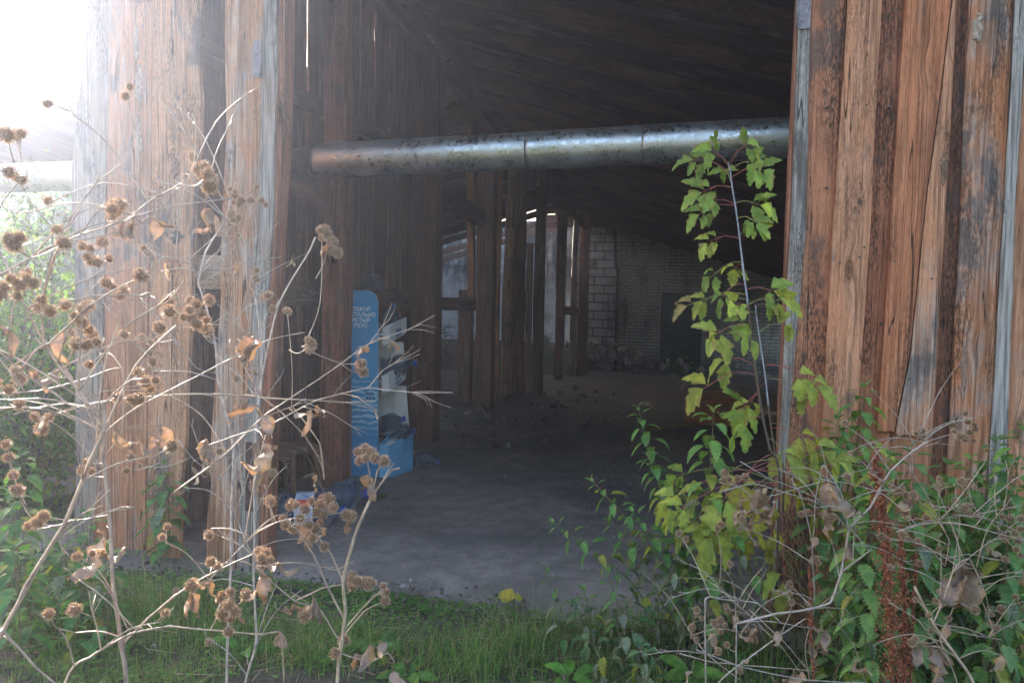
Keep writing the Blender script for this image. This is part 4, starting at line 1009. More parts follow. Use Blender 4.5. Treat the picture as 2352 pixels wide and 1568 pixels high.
STEMC = (.48, .37, .29); STEMG = (.43, .38, .33); LEAFDRY = (.33, .235, .18)
def burdock(label, Y, stems, burrs, leaves, base=None, group='dry burdock plants', tone=STEMC, bs=1.0, peds=True, nodes=True, lsize=.085, extra=44):
    root = V((0, 0, 0)); pts3 = []; mb = MB(); allp = []
    P0 = stems[0][2][0]; r3 = at(P0[0], P0[1], Y); loc = V((r3.x, r3.y, 0)) if base is None else base
    t = thing('burdock', loc, label, 'plant', group)
    for (ra, rb, pp, *dy) in stems:
        dy = dy[0] if dy else (0, 0)
        q = []
        for i, (px, py) in enumerate(pp):
            yy = Y + dy[0] + (dy[1] - dy[0]) * i / max(1, len(pp) - 1); q.append(at(px, py, yy))
        if pp[0][1] >= 1560: q.insert(0, V((q[0].x + (q[0].x - q[1].x) * .5, q[0].y, -.02)))
        c = catmull(q, 6); sd = rnd.random() * 9
        for i in range(len(q) - 1):
            for j in range(6): c[i * 6 + j] = c[i * 6 + j].lerp(q[i].lerp(q[i + 1], j / 6), .65)
        c = [x + V((noise.noise(x * 9 + V((sd, 0, 0))), 0, noise.noise(x * 9 + V((0, sd, 4))))) * .004 for x in c]
        m = len(c); rad = []
        for i in range(m):
            r_ = (ra + (rb - ra) * i / (m - 1)) / 1550
            if nodes and i % 12 == 0 and 0 < i < m - 1: r_ *= 1.35
            rad.append(r_)
        mb.tube(c, rad, 7, vt(tone, .8, 1.15)); allp += c
        for i in range(8, m - 6, 14):                 # short broken twigs at the nodes
            if rnd.random() < .5:
                d = (c[i + 1] - c[i]).normalized(); o = (rv() - d * 0).normalized(); a = c[i]; L = rnd.uniform(.02, .05)
                mb.tube([a, a + (o * .5 + d * .5) * L, a + (o * .55 + d * .75) * L * 1.8], [rad[i] * .5, rad[i] * .4, rad[i] * .3], 5, tone)
    bl = []
    for k in range(extra):
        i = rnd.randrange(len(allp)); a = allp[i]
        if a.z < .35 or -.30 < a.x / a.y < .2 or (a.z > 1.85 and a.x / a.y < -.5): continue
        d = V((rnd.uniform(-1, 1), rnd.uniform(-.25, .25), rnd.uniform(-.1, 1))).normalized(); L = rnd.uniform(.08, .28); e = a + d * L; md = a.lerp(e, .5) + V((0, 0, .1 * L)) + rv(.05 * L)
        cc = catmull([a, md, e], 4); mb.tube(cc, [.0019 - .0009 * q / len(cc) for q in range(len(cc))], 5, vt(tone, .8, 1.15))
        for q in range(rnd.randint(1, 4)):
            e2_ = cc[-1 - q] + (d + rv(.8)).normalized() * rnd.uniform(.02, .05); mb.tube([cc[-1 - q], e2_], [.001, .0008], 4, tone)
            if rnd.random() < .2: bl.append(e2_)
    for (px, py, *o) in burrs:
        yy = Y + (o[0] if o else rnd.uniform(-.05, .05)); p = at(px, py, yy); bl.append(p)
        if peds:
            q = min(allp, key=lambda x: (x - p).length + max(0, x.z - p.z) * .6)
            d = (p - q)
            if d.length > .012:
                mid_ = q + d * .55 + V((0, 0, -.12 * d.length)) + rv(.06 * d.length)
                mb.tube(catmull([q, mid_, p], 4), [.0013, .0012, .0011, .0010, .001, .001, .001, .001, .0011], 5, tone)
                allp += [q.lerp(p, .6), mid_]
    mb.build('stem', STEM, t)
    for p in bl:
        ax = rv() + V((0, 0, .6)); add_burr(t, p, ax, bs * rnd.uniform(.62, 1.05))
    if leaves:
        mb = MB()
        for (px, py, *o) in leaves:
            L = (o[0] if o else lsize) * rnd.uniform(.65, .95) * (.62 if Y < 1.6 else 1); p = at(px, py, Y + rnd.uniform(-.04, .04))
            q = min(allp, key=lambda x: (x - p).length)
            if (q - p).length > .01: mb.tube([q, q.lerp(p, .5) + V((0, 0, .01)), p], .0009, 4, LEAFDRY)
            for k in range(2 if rnd.random() < .5 else 1):
                leaf(mb, p, V((rnd.uniform(-.5, .5), rnd.uniform(-.3, .3), -1)), rv(), L, L * rnd.uniform(.35, .6), vt(LEAFDRY, .75, 1.3), droop=.8, fold=rnd.uniform(.3, 1.1), dry=.3, curl=rnd.uniform(.5, 1.6), seg=12, crumple=.2, tooth=.1)
        mb.build('dry_leaves', DRYLEAF, t)
    return t

# ---- left foreground burdocks
burdock('tall dry burdock with crowded burr heads at the far left, closest to the camera', 1.45,
  [(7, 5, [(-40, 1568), (60, 1350), (150, 1200), (205, 1060), (240, 985), (238, 920)]),
   (4, 3, [(238, 985), (180, 900), (110, 800), (60, 710), (30, 650)]),
   (4, 2.2, [(-60, 660), (0, 632), (109, 571), (198, 535), (297, 502), (412, 469), (527, 458)], (.1, .35)),
   (3, 1.6, [(297, 500), (350, 455), (408, 425), (455, 398)], (.25, .3)),
   (4, 2.5, [(0, 1440), (80, 1530), (130, 1568)]),
   (3, 2, [(-20, 790), (60, 860), (130, 905), (238, 990)]),
   (3, 2, [(100, 800), (95, 700), (120, 600), (140, 560)])],
  [(20, 548, -.2), (32, 562, -.2), (45, 545, -.2), (130, 527), (147, 560), (25, 640, -.1), (45, 655, -.1), (62, 640, -.1), (78, 650, -.1), (40, 680, -.1), (95, 688), (100, 700), (115, 715), (88, 708),
   (0, 680), (10, 660), (60, 625), (455, 388), (463, 400), (478, 400), (470, 415), (486, 412), (482, 430), (15, 310), (35, 312), (50, 308), (18, 395), (35, 408), (50, 412), (470, 380)],
  [(283, 510), (355, 505), (470, 480), (280, 1000, .1), (20, 760, .12), (130, 945, .1), (70, 850, .12), (300, 500)], bs=.95)
burdock('dry burdock with a bare upright main stem and drooping shrivelled leaves in the left foreground', 1.75,
  [(8, 5, [(290, 1575), (278, 1480), (262, 1350), (250, 1150), (238, 1050), (240, 990), (200, 925), (150, 850)]),
   (4.5, 3, [(282, 1478), (340, 1420), (400, 1370), (470, 1325), (583, 1272)]),
   (4, 2.4, [(150, 1568), (220, 1500), (300, 1455), (390, 1436), (500, 1448), (600, 1456), (646, 1452), (650, 1568)], (-.1, .05)),
   (4, 2.0, [(100, 960), (200, 931), (300, 915), (400, 905), (500, 905), (590, 910), (718, 920), (792, 925), (866, 919)], (0, .3)),
   (3, 1.4, [(0, 905), (90, 900), (200, 870), (280, 845), (283, 985), (240, 1050)], (-.1, 0)),
   (3, 1.6, [(230, 1000), (320, 930), (420, 880), (520, 830), (613, 780), (700, 763)], (0, .3)),
   (2.8, 1.4, [(560, 905), (600, 912), (650, 950), (700, 1000), (735, 1060), (745, 1100)], (.2, .25)),
   (3.2, 1.3, [(450, 1030), (613, 976), (728, 918), (843, 892), (959, 902), (1038, 900)], (.1, .4)),
   (1.6, .9, [(925, 898), (965, 905), (1000, 922), (1035, 935)], (.38, .42)), (1.4, .8, [(950, 902), (990, 898), (1040, 903)], (.4, .44)), (1.2, .7, [(955, 906), (985, 920), (990, 937)], (.4, .42)), (1.2, .7, [(945, 903), (972, 915), (982, 930)], (.4, .42)),
   (3.4, 1.2, [(400, 1130), (520, 1040), (613, 950), (728, 874), (846, 790), (933, 759), (1000, 723)], (.1, .4)),
   (1.5, .8, [(933, 759), (965, 745), (1002, 752)], (.4, .42)), (1.4, .7, [(933, 759), (970, 757), (1000, 765)], (.4, .42)), (1.5, .7, [(846, 790), (880, 745), (900, 700)], (.35, .4)), (1.2, .7, [(872, 757), (895, 735), (912, 705)], (.35, .4)),
   (2, 1, [(843, 892), (880, 850), (920, 825), (965, 800)], (.35, .4)), (1.4, .7, [(900, 838), (930, 812), (948, 792)], (.38, .4)), (1.4, .7, [(905, 836), (940, 826), (965, 815)], (.38, .4)),
   (2.2, 1, [(700, 920), (760, 950), (800, 975), (838, 992)], (.3, .35)), (1.2, .7, [(790, 968), (815, 985), (830, 1000)], (.34, .35)),
   (1.6, .9, [(800, 925), (840, 935), (868, 938)], (.34, .35))],
  [(175, 728), (190, 742), (205, 758), (222, 785), (175, 790), (200, 792), (165, 765), (212, 770), (150, 700), (190, 710), (205, 700), (245, 650), (262, 662), (275, 680), (285, 668),
   (388, 690), (392, 716), (378, 700), (437, 690), (450, 700), (465, 720), (440, 730), (452, 745), (468, 750), (422, 728), (436, 712), (475, 735), (480, 690),
   (335, 877), (357, 873), (345, 893), (318, 855), (298, 915), (308, 922), (320, 915), (270, 912), (208, 570), (210, 598), (235, 556), (250, 594), (225, 603), (260, 465), (270, 480), (248, 478), (256, 500), (276, 470), (262, 490),
   (190, 565), (200, 590), (45, 870), (35, 850), (80, 955), (110, 960), (95, 985), (200, 1060), (190, 1080), (210, 1082), (100, 1185), (85, 1200), (65, 1208), (40, 1125), (485, 1290), (500, 1300), (440, 1345), (445, 1340),
   (505, 1375), (512, 1410), (530, 1420), (540, 1405), (525, 1390), (525, 1450), (510, 1365), (565, 1365), (30, 1090), (20, 1050), (530, 1360), (15, 1020)],
  [(235, 1220, .16), (215, 1260, .12), (590, 930, .1), (720, 940, .08), (575, 790), (845, 795, .06), (900, 780, .05), (610, 1020, .12), (470, 1010), (370, 980, .09), (355, 1000, .09), (480, 1330), (545, 1380), (440, 1360), (580, 770), (270, 990, .1), (860, 940, .04), (150, 760, .09), (640, 1455, .06)], bs=1.0)
burdock('dry burdock with forked pale stems and round burr clusters in front of the fallen bottles', 1.9,
  [(7, 5, [(775, 1580), (785, 1480), (792, 1400), (790, 1330), (815, 1230), (850, 1150)]),
   (3.6, 2.2, [(850, 1150), (875, 1110), (900, 1080), (918, 1075)]), (3.4, 2, [(850, 1150), (852, 1100), (845, 1065)]), (3.2, 2, [(850, 1150), (862, 1105), (868, 1080), (885, 1062)]), (3, 1.6, [(880, 1100), (900, 1070), (905, 1062)]),
   (4, 2.6, [(792, 1340), (760, 1270), (720, 1220), (690, 1195)]),
   (4.2, 3, [(790, 1420), (745, 1330), (720, 1275), (680, 1215), (655, 1195)], (0, -.05)),
   (3.4, 1.8, [(680, 1215), (640, 1200), (600, 1215), (560, 1250)]),
   (3, 2, [(785, 1480), (735, 1400), (680, 1380), (620, 1330), (590, 1300)]),
   (3, 1.8, [(788, 1450), (830, 1400), (860, 1370), (885, 1345)]), (3, 1.6, [(786, 1460), (840, 1400), (870, 1385)]),
   (3, 1.6, [(680, 1378), (740, 1350), (800, 1340), (850, 1345)]),
   (2.6, 1.4, [(690, 1195), (760, 1180), (795, 1175), (805, 1210)]),
   (3, 2, [(745, 1100), (735, 1020), (700, 970), (670, 930)], (.1, .1)),
   (2.4, 1.4, [(560, 1250), (520, 1290), (480, 1330)]),
   (3, 2, [(785, 1500), (850, 1520), (890, 1500), (905, 1520)])],
  [(822, 1038), (838, 1032), (852, 1040), (862, 1052), (840, 1052), (826, 1058), (884, 1052), (882, 1060), (700, 1170), (715, 1150), (735, 1158), (690, 1190), (650, 1190), (655, 1205), (672, 1212), (690, 1215), (740, 1145), (755, 1160), (745, 1180),
   (765, 1165), (710, 1205), (725, 1215), (735, 1200), (718, 1235), (708, 1255), (712, 1240), (805, 1185), (795, 1182), (620, 1150), (745, 1255), (600, 1280), (610, 1270), (595, 1265), (880, 1345), (885, 1360), (885, 1380), (820, 1335), (835, 1335), (850, 1340), (808, 1332),
   (700, 1415), (715, 1405), (810, 1345), (845, 1345), (790, 1470), (770, 1500), (620, 1285), (660, 715), (715, 790), (712, 800), (708, 780), (830, 835), (835, 855), (826, 845), (740, 545), (752, 540), (765, 555), (735, 530), (762, 575), (775, 580), (745, 528), (680, 1160), (730, 1175), (755, 1145)],
  [(735, 955, .1), (845, 1090, .07), (850, 1110, .06), (720, 1090), (700, 1200, .06), (800, 1190, .07), (600, 1340), (595, 1320, .08), (850, 1480, .1), (870, 1470, .09), (820, 1500, .09), (720, 1370), (680, 1390), (640, 1290), (740, 1210), (900, 1540, .08), (750, 560, .05)])
burdock('thin grey burdock stems rising beside the doorway post with small twigs', 2.5,
  [(7, 4, [(521, 1565), (532, 1240), (536, 1051), (527, 976), (501, 871), (494, 789), (474, 706), (458, 650), (474, 575), (520, 502)]),
   (6, 4, [(563, 1568), (589, 1467), (583, 1278), (589, 983), (600, 880), (638, 702), (712, 574), (725, 545)]),
   (2.4, 1.2, [(458, 650), (430, 600), (390, 580), (340, 560)]), (2.4, 1.2, [(595, 841), (560, 760), (500, 700)]),
   (2, 1, [(574, 650), (640, 610), (712, 576)]), (2, 1, [(400, 780), (450, 845), (510, 860)]), (3, 1.4, [(583, 1278), (540, 1180), (560, 1120), (600, 980)]), (2, 1, [(410, 1010), (450, 1060), (560, 1140)])],
  [(528, 435), (540, 450), (535, 465), (545, 500), (535, 505), (548, 470), (555, 460), (590, 430), (600, 460), (610, 470), (540, 440), (530, 492), (575, 460), (590, 620), (588, 640), (340, 580), (330, 570), (325, 775), (345, 785), (360, 780), (545, 870), (575, 770), (320, 1070), (290, 1080), (300, 1050), (598, 1150), (525, 1220)],
  [(475, 490, .12), (478, 520, .1), (600, 1010, .12), (590, 1060, .12), (575, 1100), (440, 1070), (560, 900), (545, 920), (575, 660, .07), (540, 600), (670, 590, .05), (470, 1050), (570, 850), (380, 600)], bs=1.0, tone=STEMG)
# ---- right foreground burdocks
burdock('grey forked burdock stem with a broken top on the lower right before the plank wall', 2.75,
  [(7, 4.5, [(1690, 1430), (1780, 1410), (1859, 1399), (1908, 1384), (1931, 1316), (1950, 1218), (1999, 1165), (2044, 1082), (2101, 1033), (2131, 1014)]),
   (5, 3.4, [(1950, 1218), (1935, 1140), (1915, 1100), (1890, 1067)]), (3, 1.8, [(2131, 1014), (2160, 1005), (2199, 993)]), (5.5, 3, [(1935, 1310), (1970, 1285), (2003, 1260)]),
   (5, 3.5, [(1690, 1570), (1690, 1430)]), (5, 3.4, [(1620, 1570), (1620, 1376), (1660, 1376), (1740, 1385), (1795, 1430)]),
   (3.4, 2, [(1870, 1380), (1867, 1250), (1872, 1150), (1890, 1067)]), (3, 1.6, [(2131, 1014), (2110, 1003)]),
   (5, 3, [(1650, 1568), (1760, 1480), (1850, 1420)]), (4, 2.4, [(1600, 1490), (1700, 1530), (1850, 1560), (1990, 1568)]),
   (3, 1.5, [(1650, 1130), (1730, 1110), (1800, 1130), (1900, 1160), (1960, 1180)]), (2.5, 1.2, [(1700, 1060), (1760, 1095), (1850, 1130)]), (2.5, 1.2, [(1700, 1150), (1800, 1130), (1960, 1085), (2000, 1075)])],
  [(2105, 995), (2118, 990), (2110, 1008), (2122, 1002), (2188, 975), (2192, 990), (2222, 968), (2238, 975), (2228, 992), (2240, 985), (2215, 1008), (2235, 1012), (2205, 1002), (1863, 1290), (1880, 1292), (1872, 1285), (1665, 1085), (1712, 1095), (1708, 1200), (1700, 1215), (1722, 1210), (1738, 1248), (1705, 1192), (1840, 1180), (1855, 1178),
   (1600, 1400), (1640, 1430), (1655, 1425), (1600, 1468), (1590, 1460), (1670, 1480), (1650, 1495)],
  [(1915, 1110, .2), (1900, 1180, .14), (1750, 1120, .14), (1770, 1150, .13), (1730, 1165, .1), (1860, 1480, .12), (1820, 1535, .12), (2000, 1060, .08), (1790, 1450), (1735, 1440), (1955, 1250), (2060, 1090, .1), (1690, 1170, .1), (1870, 1230, .08)], tone=STEMG)
burdock('pale dry burdock with long arching stems at the right edge among the nettles', 2.6,
  [(9, 6, [(2240, 1575), (2190, 1500), (2143, 1429), (2101, 1346)]),
   (4, 2.4, [(2059, 1221), (2110, 1205), (2158, 1199), (2210, 1203), (2267, 1218), (2352, 1240)]),
   (3, 2, [(2080, 1210), (2160, 1190), (2250, 1180), (2352, 1160)]),
   (4.2, 2.6, [(2143, 1429), (2165, 1380), (2177, 1346), (2190, 1310), (2207, 1289), (2226, 1282), (2240, 1310), (2252, 1335), (2267, 1376)]),
   (4, 2.6, [(2200, 1570), (2160, 1470), (2180, 1420), (2210, 1350)]), (3, 1.6, [(2143, 1429), (2200, 1450), (2300, 1470)]),
   (2.4, 1.4, [(2158, 1200), (2180, 1240), (2170, 1300)]), (2.6, 1.4, [(2267, 1218), (2300, 1225), (2330, 1215)])],
  [(2158, 1098), (2165, 1112), (2155, 1118), (2208, 1105), (2218, 1118), (2225, 1108), (2195, 1150), (2222, 1162), (2082, 1170), (2078, 1178), (2085, 1236), (2108, 1240), (2075, 1228), (2302, 1186), (2320, 1190), (2305, 1235), (2330, 1225), (2340, 1240), (2345, 1215), (2335, 1260), (2345, 1275), (2240, 1400), (2278, 1410), (2300, 1398), (2275, 1430), (2290, 1440), (2180, 1420), (2150, 1380), (2102, 1465), (2095, 1475), (2125, 1480), (2345, 1190)],
  [(2215, 1300, .2), (2225, 1340, .16), (2190, 1430, .12), (2070, 1120, .1), (2080, 1150, .08), (2270, 1250, .1), (2150, 1480, .2), (2300, 1500, .1), (2110, 1480, .12)])
burdock('low tangled burdock litter of broken stems and burrs at the bottom right', 2.9,
  [(4, 2.5, [(1560, 1500), (1640, 1520), (1760, 1530), (1880, 1540)]), (4, 2.5, [(1580, 1440), (1620, 1500), (1700, 1560)]), (4, 2.5, [(1860, 1570), (1850, 1480), (1870, 1400)]), (3, 2, [(1990, 1570), (1960, 1480), (1900, 1400)]),
   (3, 2, [(1720, 1400), (1800, 1470), (1880, 1568)]), (3, 1.5, [(1640, 1340), (1720, 1410), (1790, 1480), (1850, 1560)])],
  [(1600, 1410), (1612, 1420), (1645, 1440), (1655, 1450), (1665, 1435), (1590, 1440), (1885, 1480), (1895, 1495), (1700, 1540)],
  [(1640, 1450, .1), (1835, 1540, .14), (1740, 1500), (1690, 1410), (1900, 1450), (1960, 1510, .12), (1590, 1540, .1), (1800, 1560, .1)], peds=True)

# ---- nettles
def nettle(p0, tip, label, group, n=None, size=.07, old=.5, tone=None, droopy=.6):
    p0 = V(p0); tip = V(tip); Ld = (tip - p0).length
    t = thing('nettle', p0, label, 'nettle', group)
    ctrl = p0.lerp(tip, .5) + V((rnd.uniform(-.04, .04), rnd.uniform(-.04, .04), 0)); ctrl.x = ctrl.x * .6 + p0.x * .4
    c = catmull([p0, ctrl, tip], 7); m = len(c)
    mb = MB(); mb.tube(c, [.0035 - .0022 * i / (m - 1) for i in range(m)], 5, (.12, .16, .06) if rnd.random() < .6 else (.22, .16, .09)); mb.build('stem', STEM, t)
    mb = MB(); n = n or max(6, int(Ld / .045)); size *= 1.2; tn0 = vt(tone or (.085, .19, .05), 1.3, 1.5)
    for k in range(n):
        f = 1 - (k / n) ** 1.15 * .85; x = f * (m - 1); i = min(int(x), m - 2); p = c[i].lerp(c[i + 1], x - i); d = (c[i + 1] - c[i]).normalized()
        age = (1 - f); L = size * min(1, .38 + k * .13) * rnd.uniform(.8, 1.15); an = k * 1.57 + rnd.uniform(-.3, .3)
        if age > .45 and rnd.random() < .25: continue
        for sg in (0, math.pi):
            o = V((math.cos(an + sg), math.sin(an + sg), 0)); o = (o - d * o.dot(d)).normalized()
            ldir = (o + d * (.9 - 1.2 * min(1, k * .25))).normalized(); pet = L * (.12 if k < 2 else .35)
            b = p + ldir * pet; 
            if pet > .01: mb.tube([p, b], .0008, 3, (.12, .18, .06))
            dusty = age > .3 and rnd.random() < old
            tn = vt(((.24, .29, .22) if dusty else tn0), .8, 1.25)
            dr = droopy * (1.6 if dusty else 1.0) * min(1, .3 + k * .2)
            if rnd.random() < .05 + .1 * age: tn = (.32, .33, .06)
            leaf(mb, b, ldir, d + V((0, 0, .4)), L, L * rnd.uniform(.45, .6), tn, teeth=8 if L > .035 else 5, droop=dr * 1.6, fold=rnd.uniform(.1, .5) if not dusty else rnd.uniform(.4, 1.1), curl=.3 if dusty else .08, tooth=.24, peak=.34, dry=.15)
        if 2 < k < 8 and rnd.random() < .6:        # hanging flower catkins
            for q in range(3):
                o = rv(1); o.z = 0; e = p + o * .02
                pts = [p, p + o * .012 - V((0, 0, .01)), e - V((0, 0, .03))]; mb.tube(pts, [.0008, .0016, .0008], 4, (.16, .17, .08))
    mb.build('leaves', LEAF, t); return t
G1 = 'nettles at the right side of the doorway'; L1 = 'green nettle in the tangle spilling over the floor edge right of the opening'
tips = [(1465, 935), (1358, 1100, ), (1265, 1195), (1400, 1190), (1255, 1305), (1395, 1310), (1485, 1040), (1545, 1100), (1520, 1150), (1450, 1170), (1500, 1240), (1340, 1350), (1560, 1230), (1420, 1250), (1500, 1330), (1640, 1160), (1580, 1330), (1450, 1400), (1370, 1420), (1530, 1400), (1610, 1260)]
uniq = {0: 'nettle with dusty drooping leaves reaching highest over the floor left of the maple', 1: 'small leaning nettle with a bright tip standing alone against the bare floor', 2: 'nettle sprig hanging farthest out over the concrete floor'}
for i, (px, py) in enumerate(tips):
    Y = rnd.uniform(3.35, 3.75) if i > 3 else 3.55
    tip = at(px, py, Y); bx = at(min(1800, max(px + 60, 1480) + rnd.uniform(0, 120)), 1450, Y + .1)
    if py > 1290: bx = at(px + rnd.uniform(10, 80), 1450, Y)
    nettle((bx.x, bx.y, 0), tip, uniq.get(i, L1), G1, size=.064, old=.75)
G2 = 'nettles along the right plank wall'; L2 = 'nettle in the dense green patch growing against the right plank wall'
tips2 = [(1985, 885), (1935, 985), (1925, 960), (1640, 940), (2045, 1040), (2090, 1030), (2230, 1050), (2290, 1010), (2330, 1060), (2350, 980), (2180, 1060), (2150, 1110), (2260, 1100), (2320, 1130), (2220, 1150), (2100, 1140), (2290, 1200), (2190, 1220), (2240, 1260), (2330, 1250), (2140, 1290), (2050, 1190), (2300, 1330), (2350, 1350), (2220, 1360),
         (2130, 1390), (2260, 1420), (2330, 1440), (2180, 1470), (2060, 1400), (2010, 1500), (2100, 1500), (2290, 1510), (2350, 1520), (1950, 1530), (2200, 1540), (2380, 1100), (2400, 1250), (2420, 1400), (2450, 1050)]
uniq2 = {0: 'tall upright nettle standing clear against the plank wall beside the maple', 1: 'nettle with a bright green top just left of the tallest wall nettle'}
for i, (px, py) in enumerate(tips2):
    Y = rnd.uniform(3.05, 3.5) if i > 2 else 3.6
    tip = at(px, py, Y); nettle((tip.x + rnd.uniform(-.08, .08), tip.y + .05, 0), tip, uniq2.get(i, L2), G2, size=.085, old=.15, tone=(.105, .20, .07) if i % 3 else (.15, .26, .07))
G3 = 'nettles in the lower left corner'; L3 = 'nettle in the sunlit clump at the foot of the left door leaf'
tips3 = [(120, 1290), (60, 1350), (180, 1400), (240, 1250), (300, 1460), (140, 1470), (350, 1110), (375, 1060), (90, 1180), (30, 1250), (200, 1180), (110, 1380), (20, 1420), (260, 1330), (70, 1470), (190, 1300), (155, 1220), (340, 1480), (20, 1130), (50, 1040), (880, 1480), (270, 1560), (700, 1560)]
for i, (px, py) in enumerate(tips3):
    Y = rnd.uniform(3.3, 4.2) if i not in (6, 7) else 4.6
    tip = at(px, py, Y); nettle((tip.x + rnd.uniform(-.05, .05), tip.y, 0), tip, L3, G3, size=.10, old=.2, tone=(.075, .17, .055))
G4 = 'low nettles on the grass edge'; L4 = 'low dusty nettle shoot at the grass edge below the doorway'
for px, py in ((1340, 1440), (1380, 1480), (1430, 1440), (1395, 1400), (1480, 1500), (1460, 1560), (1660, 1290), (1620, 1430)):
    p = gnd(px + 10, py + 80); nettle(p, p + V((rnd.uniform(-.1, .1), -.03, rnd.uniform(.15, .28))), L4, G4, size=.085, old=.8, n=6, tone=(.07, .14, .06), droopy=1.0)

for i in range(24):
    px = rnd.uniform(1880, 2420); Y = rnd.uniform(2.95, 3.55); x = (px - 1176) / F * Y; h = rnd.uniform(.25, .8)
    nettle((x, Y, 0), (x + rnd.uniform(-.1, .1), Y - .05, h), L2, G2, size=.085, old=.12, tone=vt((.12, .21, .075), .8, 1.3))
# ---- young maple
def maple(label, Y, stem, fans, r0, r1):
    q = [at(px, py, Y) for px, py in stem]; base = V((q[0].x, q[0].y, 0)); t = thing('maple_sapling', base, label, 'sapling', 'young maple shoots in the doorway')
    c = catmull([V((base.x, base.y, -.02))] + q, 8); m = len(c); mb = MB()
    for i0, i1, tn in ((0, m // 2 + 1, (.11, .075, .05)), (m // 2, m, (.34, .37, .44))):
        cc = c[i0:i1]; mb.tube(cc, [(r0 + (r1 - r0) * (i0 + k) / m) * (1.35 if (i0 + k) % 8 == 0 else 1) for k in range(len(cc))], 8, tn, (0, 0, 0))
    mb.build('stem', STEM, t); mb = MB()
    for (sx, sy, ex, ey, sz, yel, *nl) in fans:
        s = at(sx, sy, Y); s = min(c, key=lambda p: (p - s).length); dy = rnd.uniform(-.14, .10); e = at(ex, ey, Y + dy)
        mid = s.lerp(e, .5) + V((0, 0, (e - s).length * .13)); cc = catmull([s, mid, e], 5)
        pc = (.42, .12, .10) if rnd.random() < .6 else (.30, .32, .10)
        mb.tube(cc, [.0017] * (len(cc) - 3) + [.0013, .0012, .001], 5, pc, mi=1)
        d = (e - mid).normalized(); sd = d.cross(V((0, -1, .2))).normalized()
        base_t = [(.27, .38, .07), (.42, .48, .09), (.54, .49, .07)][yel] if yel < 3 else (.32, .24, .08)
        n = nl[0] if nl else 3
        if sy > 640: n = min(n, 3)
        for k in range(n):
            if k == 0: b, ld, LL = e, d, sz * 1.1
            else:
                side = 1 if k % 2 else -1; row = (k - 1) // 2
                b = e - (e - mid) * (.10 + .42 * row); ld = (d * .45 + sd * side * .8 + V((0, 0, .15))); LL = sz * rnd.uniform(.75, 1.0)
            ld = (V(ld) + rv(.22)).normalized(); b2 = b + ld * .012
            mb.tube([b, b2], .0009, 4, pc, mi=1)
            tn = vt(base_t, .75, 1.2)
            cr_ = rnd.random() < .28
            leaf(mb, b2, ld, V((rnd.uniform(-.5, .5), -1, rnd.uniform(.2, .9))), LL * 1.1, LL * rnd.uniform(.5, .68), tn, teeth=4, droop=rnd.uniform(.8, 2.2), fold=rnd.uniform(.05, .45) + (.5 if cr_ else 0), dry=.25 if yel < 2 else .5, curl=.15 + (.7 if cr_ else 0), tooth=.06, peak=.44, crumple=.03 + (.10 if cr_ else 0), seg=8, lobes=True)
    mb.build('foliage', [LEAF, STEM], t); return t
maple('tall young maple with pale bluish stem and yellow green leaves before the right wall edge', 3.4,
  [(1790, 1110), (1768, 1030), (1752, 960), (1738, 870), (1728, 790), (1718, 700), (1706, 610), (1698, 540), (1690, 480), (1682, 430), (1677, 392), (1672, 372)],
  [(1677, 380, 1712, 335, .075, 0, 3), (1677, 385, 1640, 350, .085, 0, 5), (1678, 390, 1730, 372, .08, 0, 5), (1679, 400, 1600, 368, .09, 0, 5), (1680, 410, 1750, 390, .085, 0, 5), (1684, 430, 1668, 395, .07, 0, 3),
   (1688, 428, 1618, 440, .10, 0, 5), (1690, 465, 1740, 470, .09, 0, 5), (1688, 470, 1645, 460, .075, 0, 3), (1694, 500, 1735, 510, .08, 0, 5), (1692, 470, 1612, 490, .08, 0, 5),
   (1700, 545, 1630, 555, .07, 1, 5), (1697, 540, 1740, 530, .06, 1, 3), (1706, 605, 1640, 630, .075, 0, 3), (1706, 612, 1690, 615, .075, 1, 3), (1710, 650, 1660, 680, .08, 0, 3), (1714, 680, 1620, 690, .08, 1, 3), (1714, 690, 1585, 700, .08, 3, 2),
   (1720, 665, 1770, 668, .10, 0, 5), (1722, 700, 1790, 690, .10, 1, 5), (1724, 720, 1690, 700, .09, 1, 3), (1726, 760, 1650, 765, .12, 1, 3), (1727, 780, 1720, 775, .10, 0, 3),
   (1736, 835, 1668, 825, .12, 1, 3), (1740, 860, 1620, 890, .11, 2, 2), (1748, 900, 1712, 930, .12, 0, 3), (1755, 960, 1710, 970, .12, 0, 3),
   (1762, 1000, 1800, 1040, .12, 1, 3), (1768, 1050, 1700, 1110, .12, 2, 3), (1770, 1060, 1660, 1150, .13, 1, 5), (1772, 1060, 1610, 1135, .12, 1, 5), (1775, 1090, 1680, 1190, .13, 1, 3), (1778, 1100, 1560, 1170, .11, 1, 5), (1780, 1100, 1560, 1090, .09, 0, 3), (1785, 1105, 1760, 1160, .10, 2, 3), (1785, 1105, 1740, 1120, .11, 1, 3), (1785, 1105, 1800, 1330, .13, 1, 2), (1780, 1100, 1640, 1230, .15, 1, 3), (1772, 1070, 1590, 1200, .12, 1, 3), (1775, 1080, 1540, 1150, .10, 1, 3), (1780, 1100, 1665, 1170, .14, 1, 3), (1785, 1105, 1730, 1230, .11, 2, 3)],
  .0065, .0022)
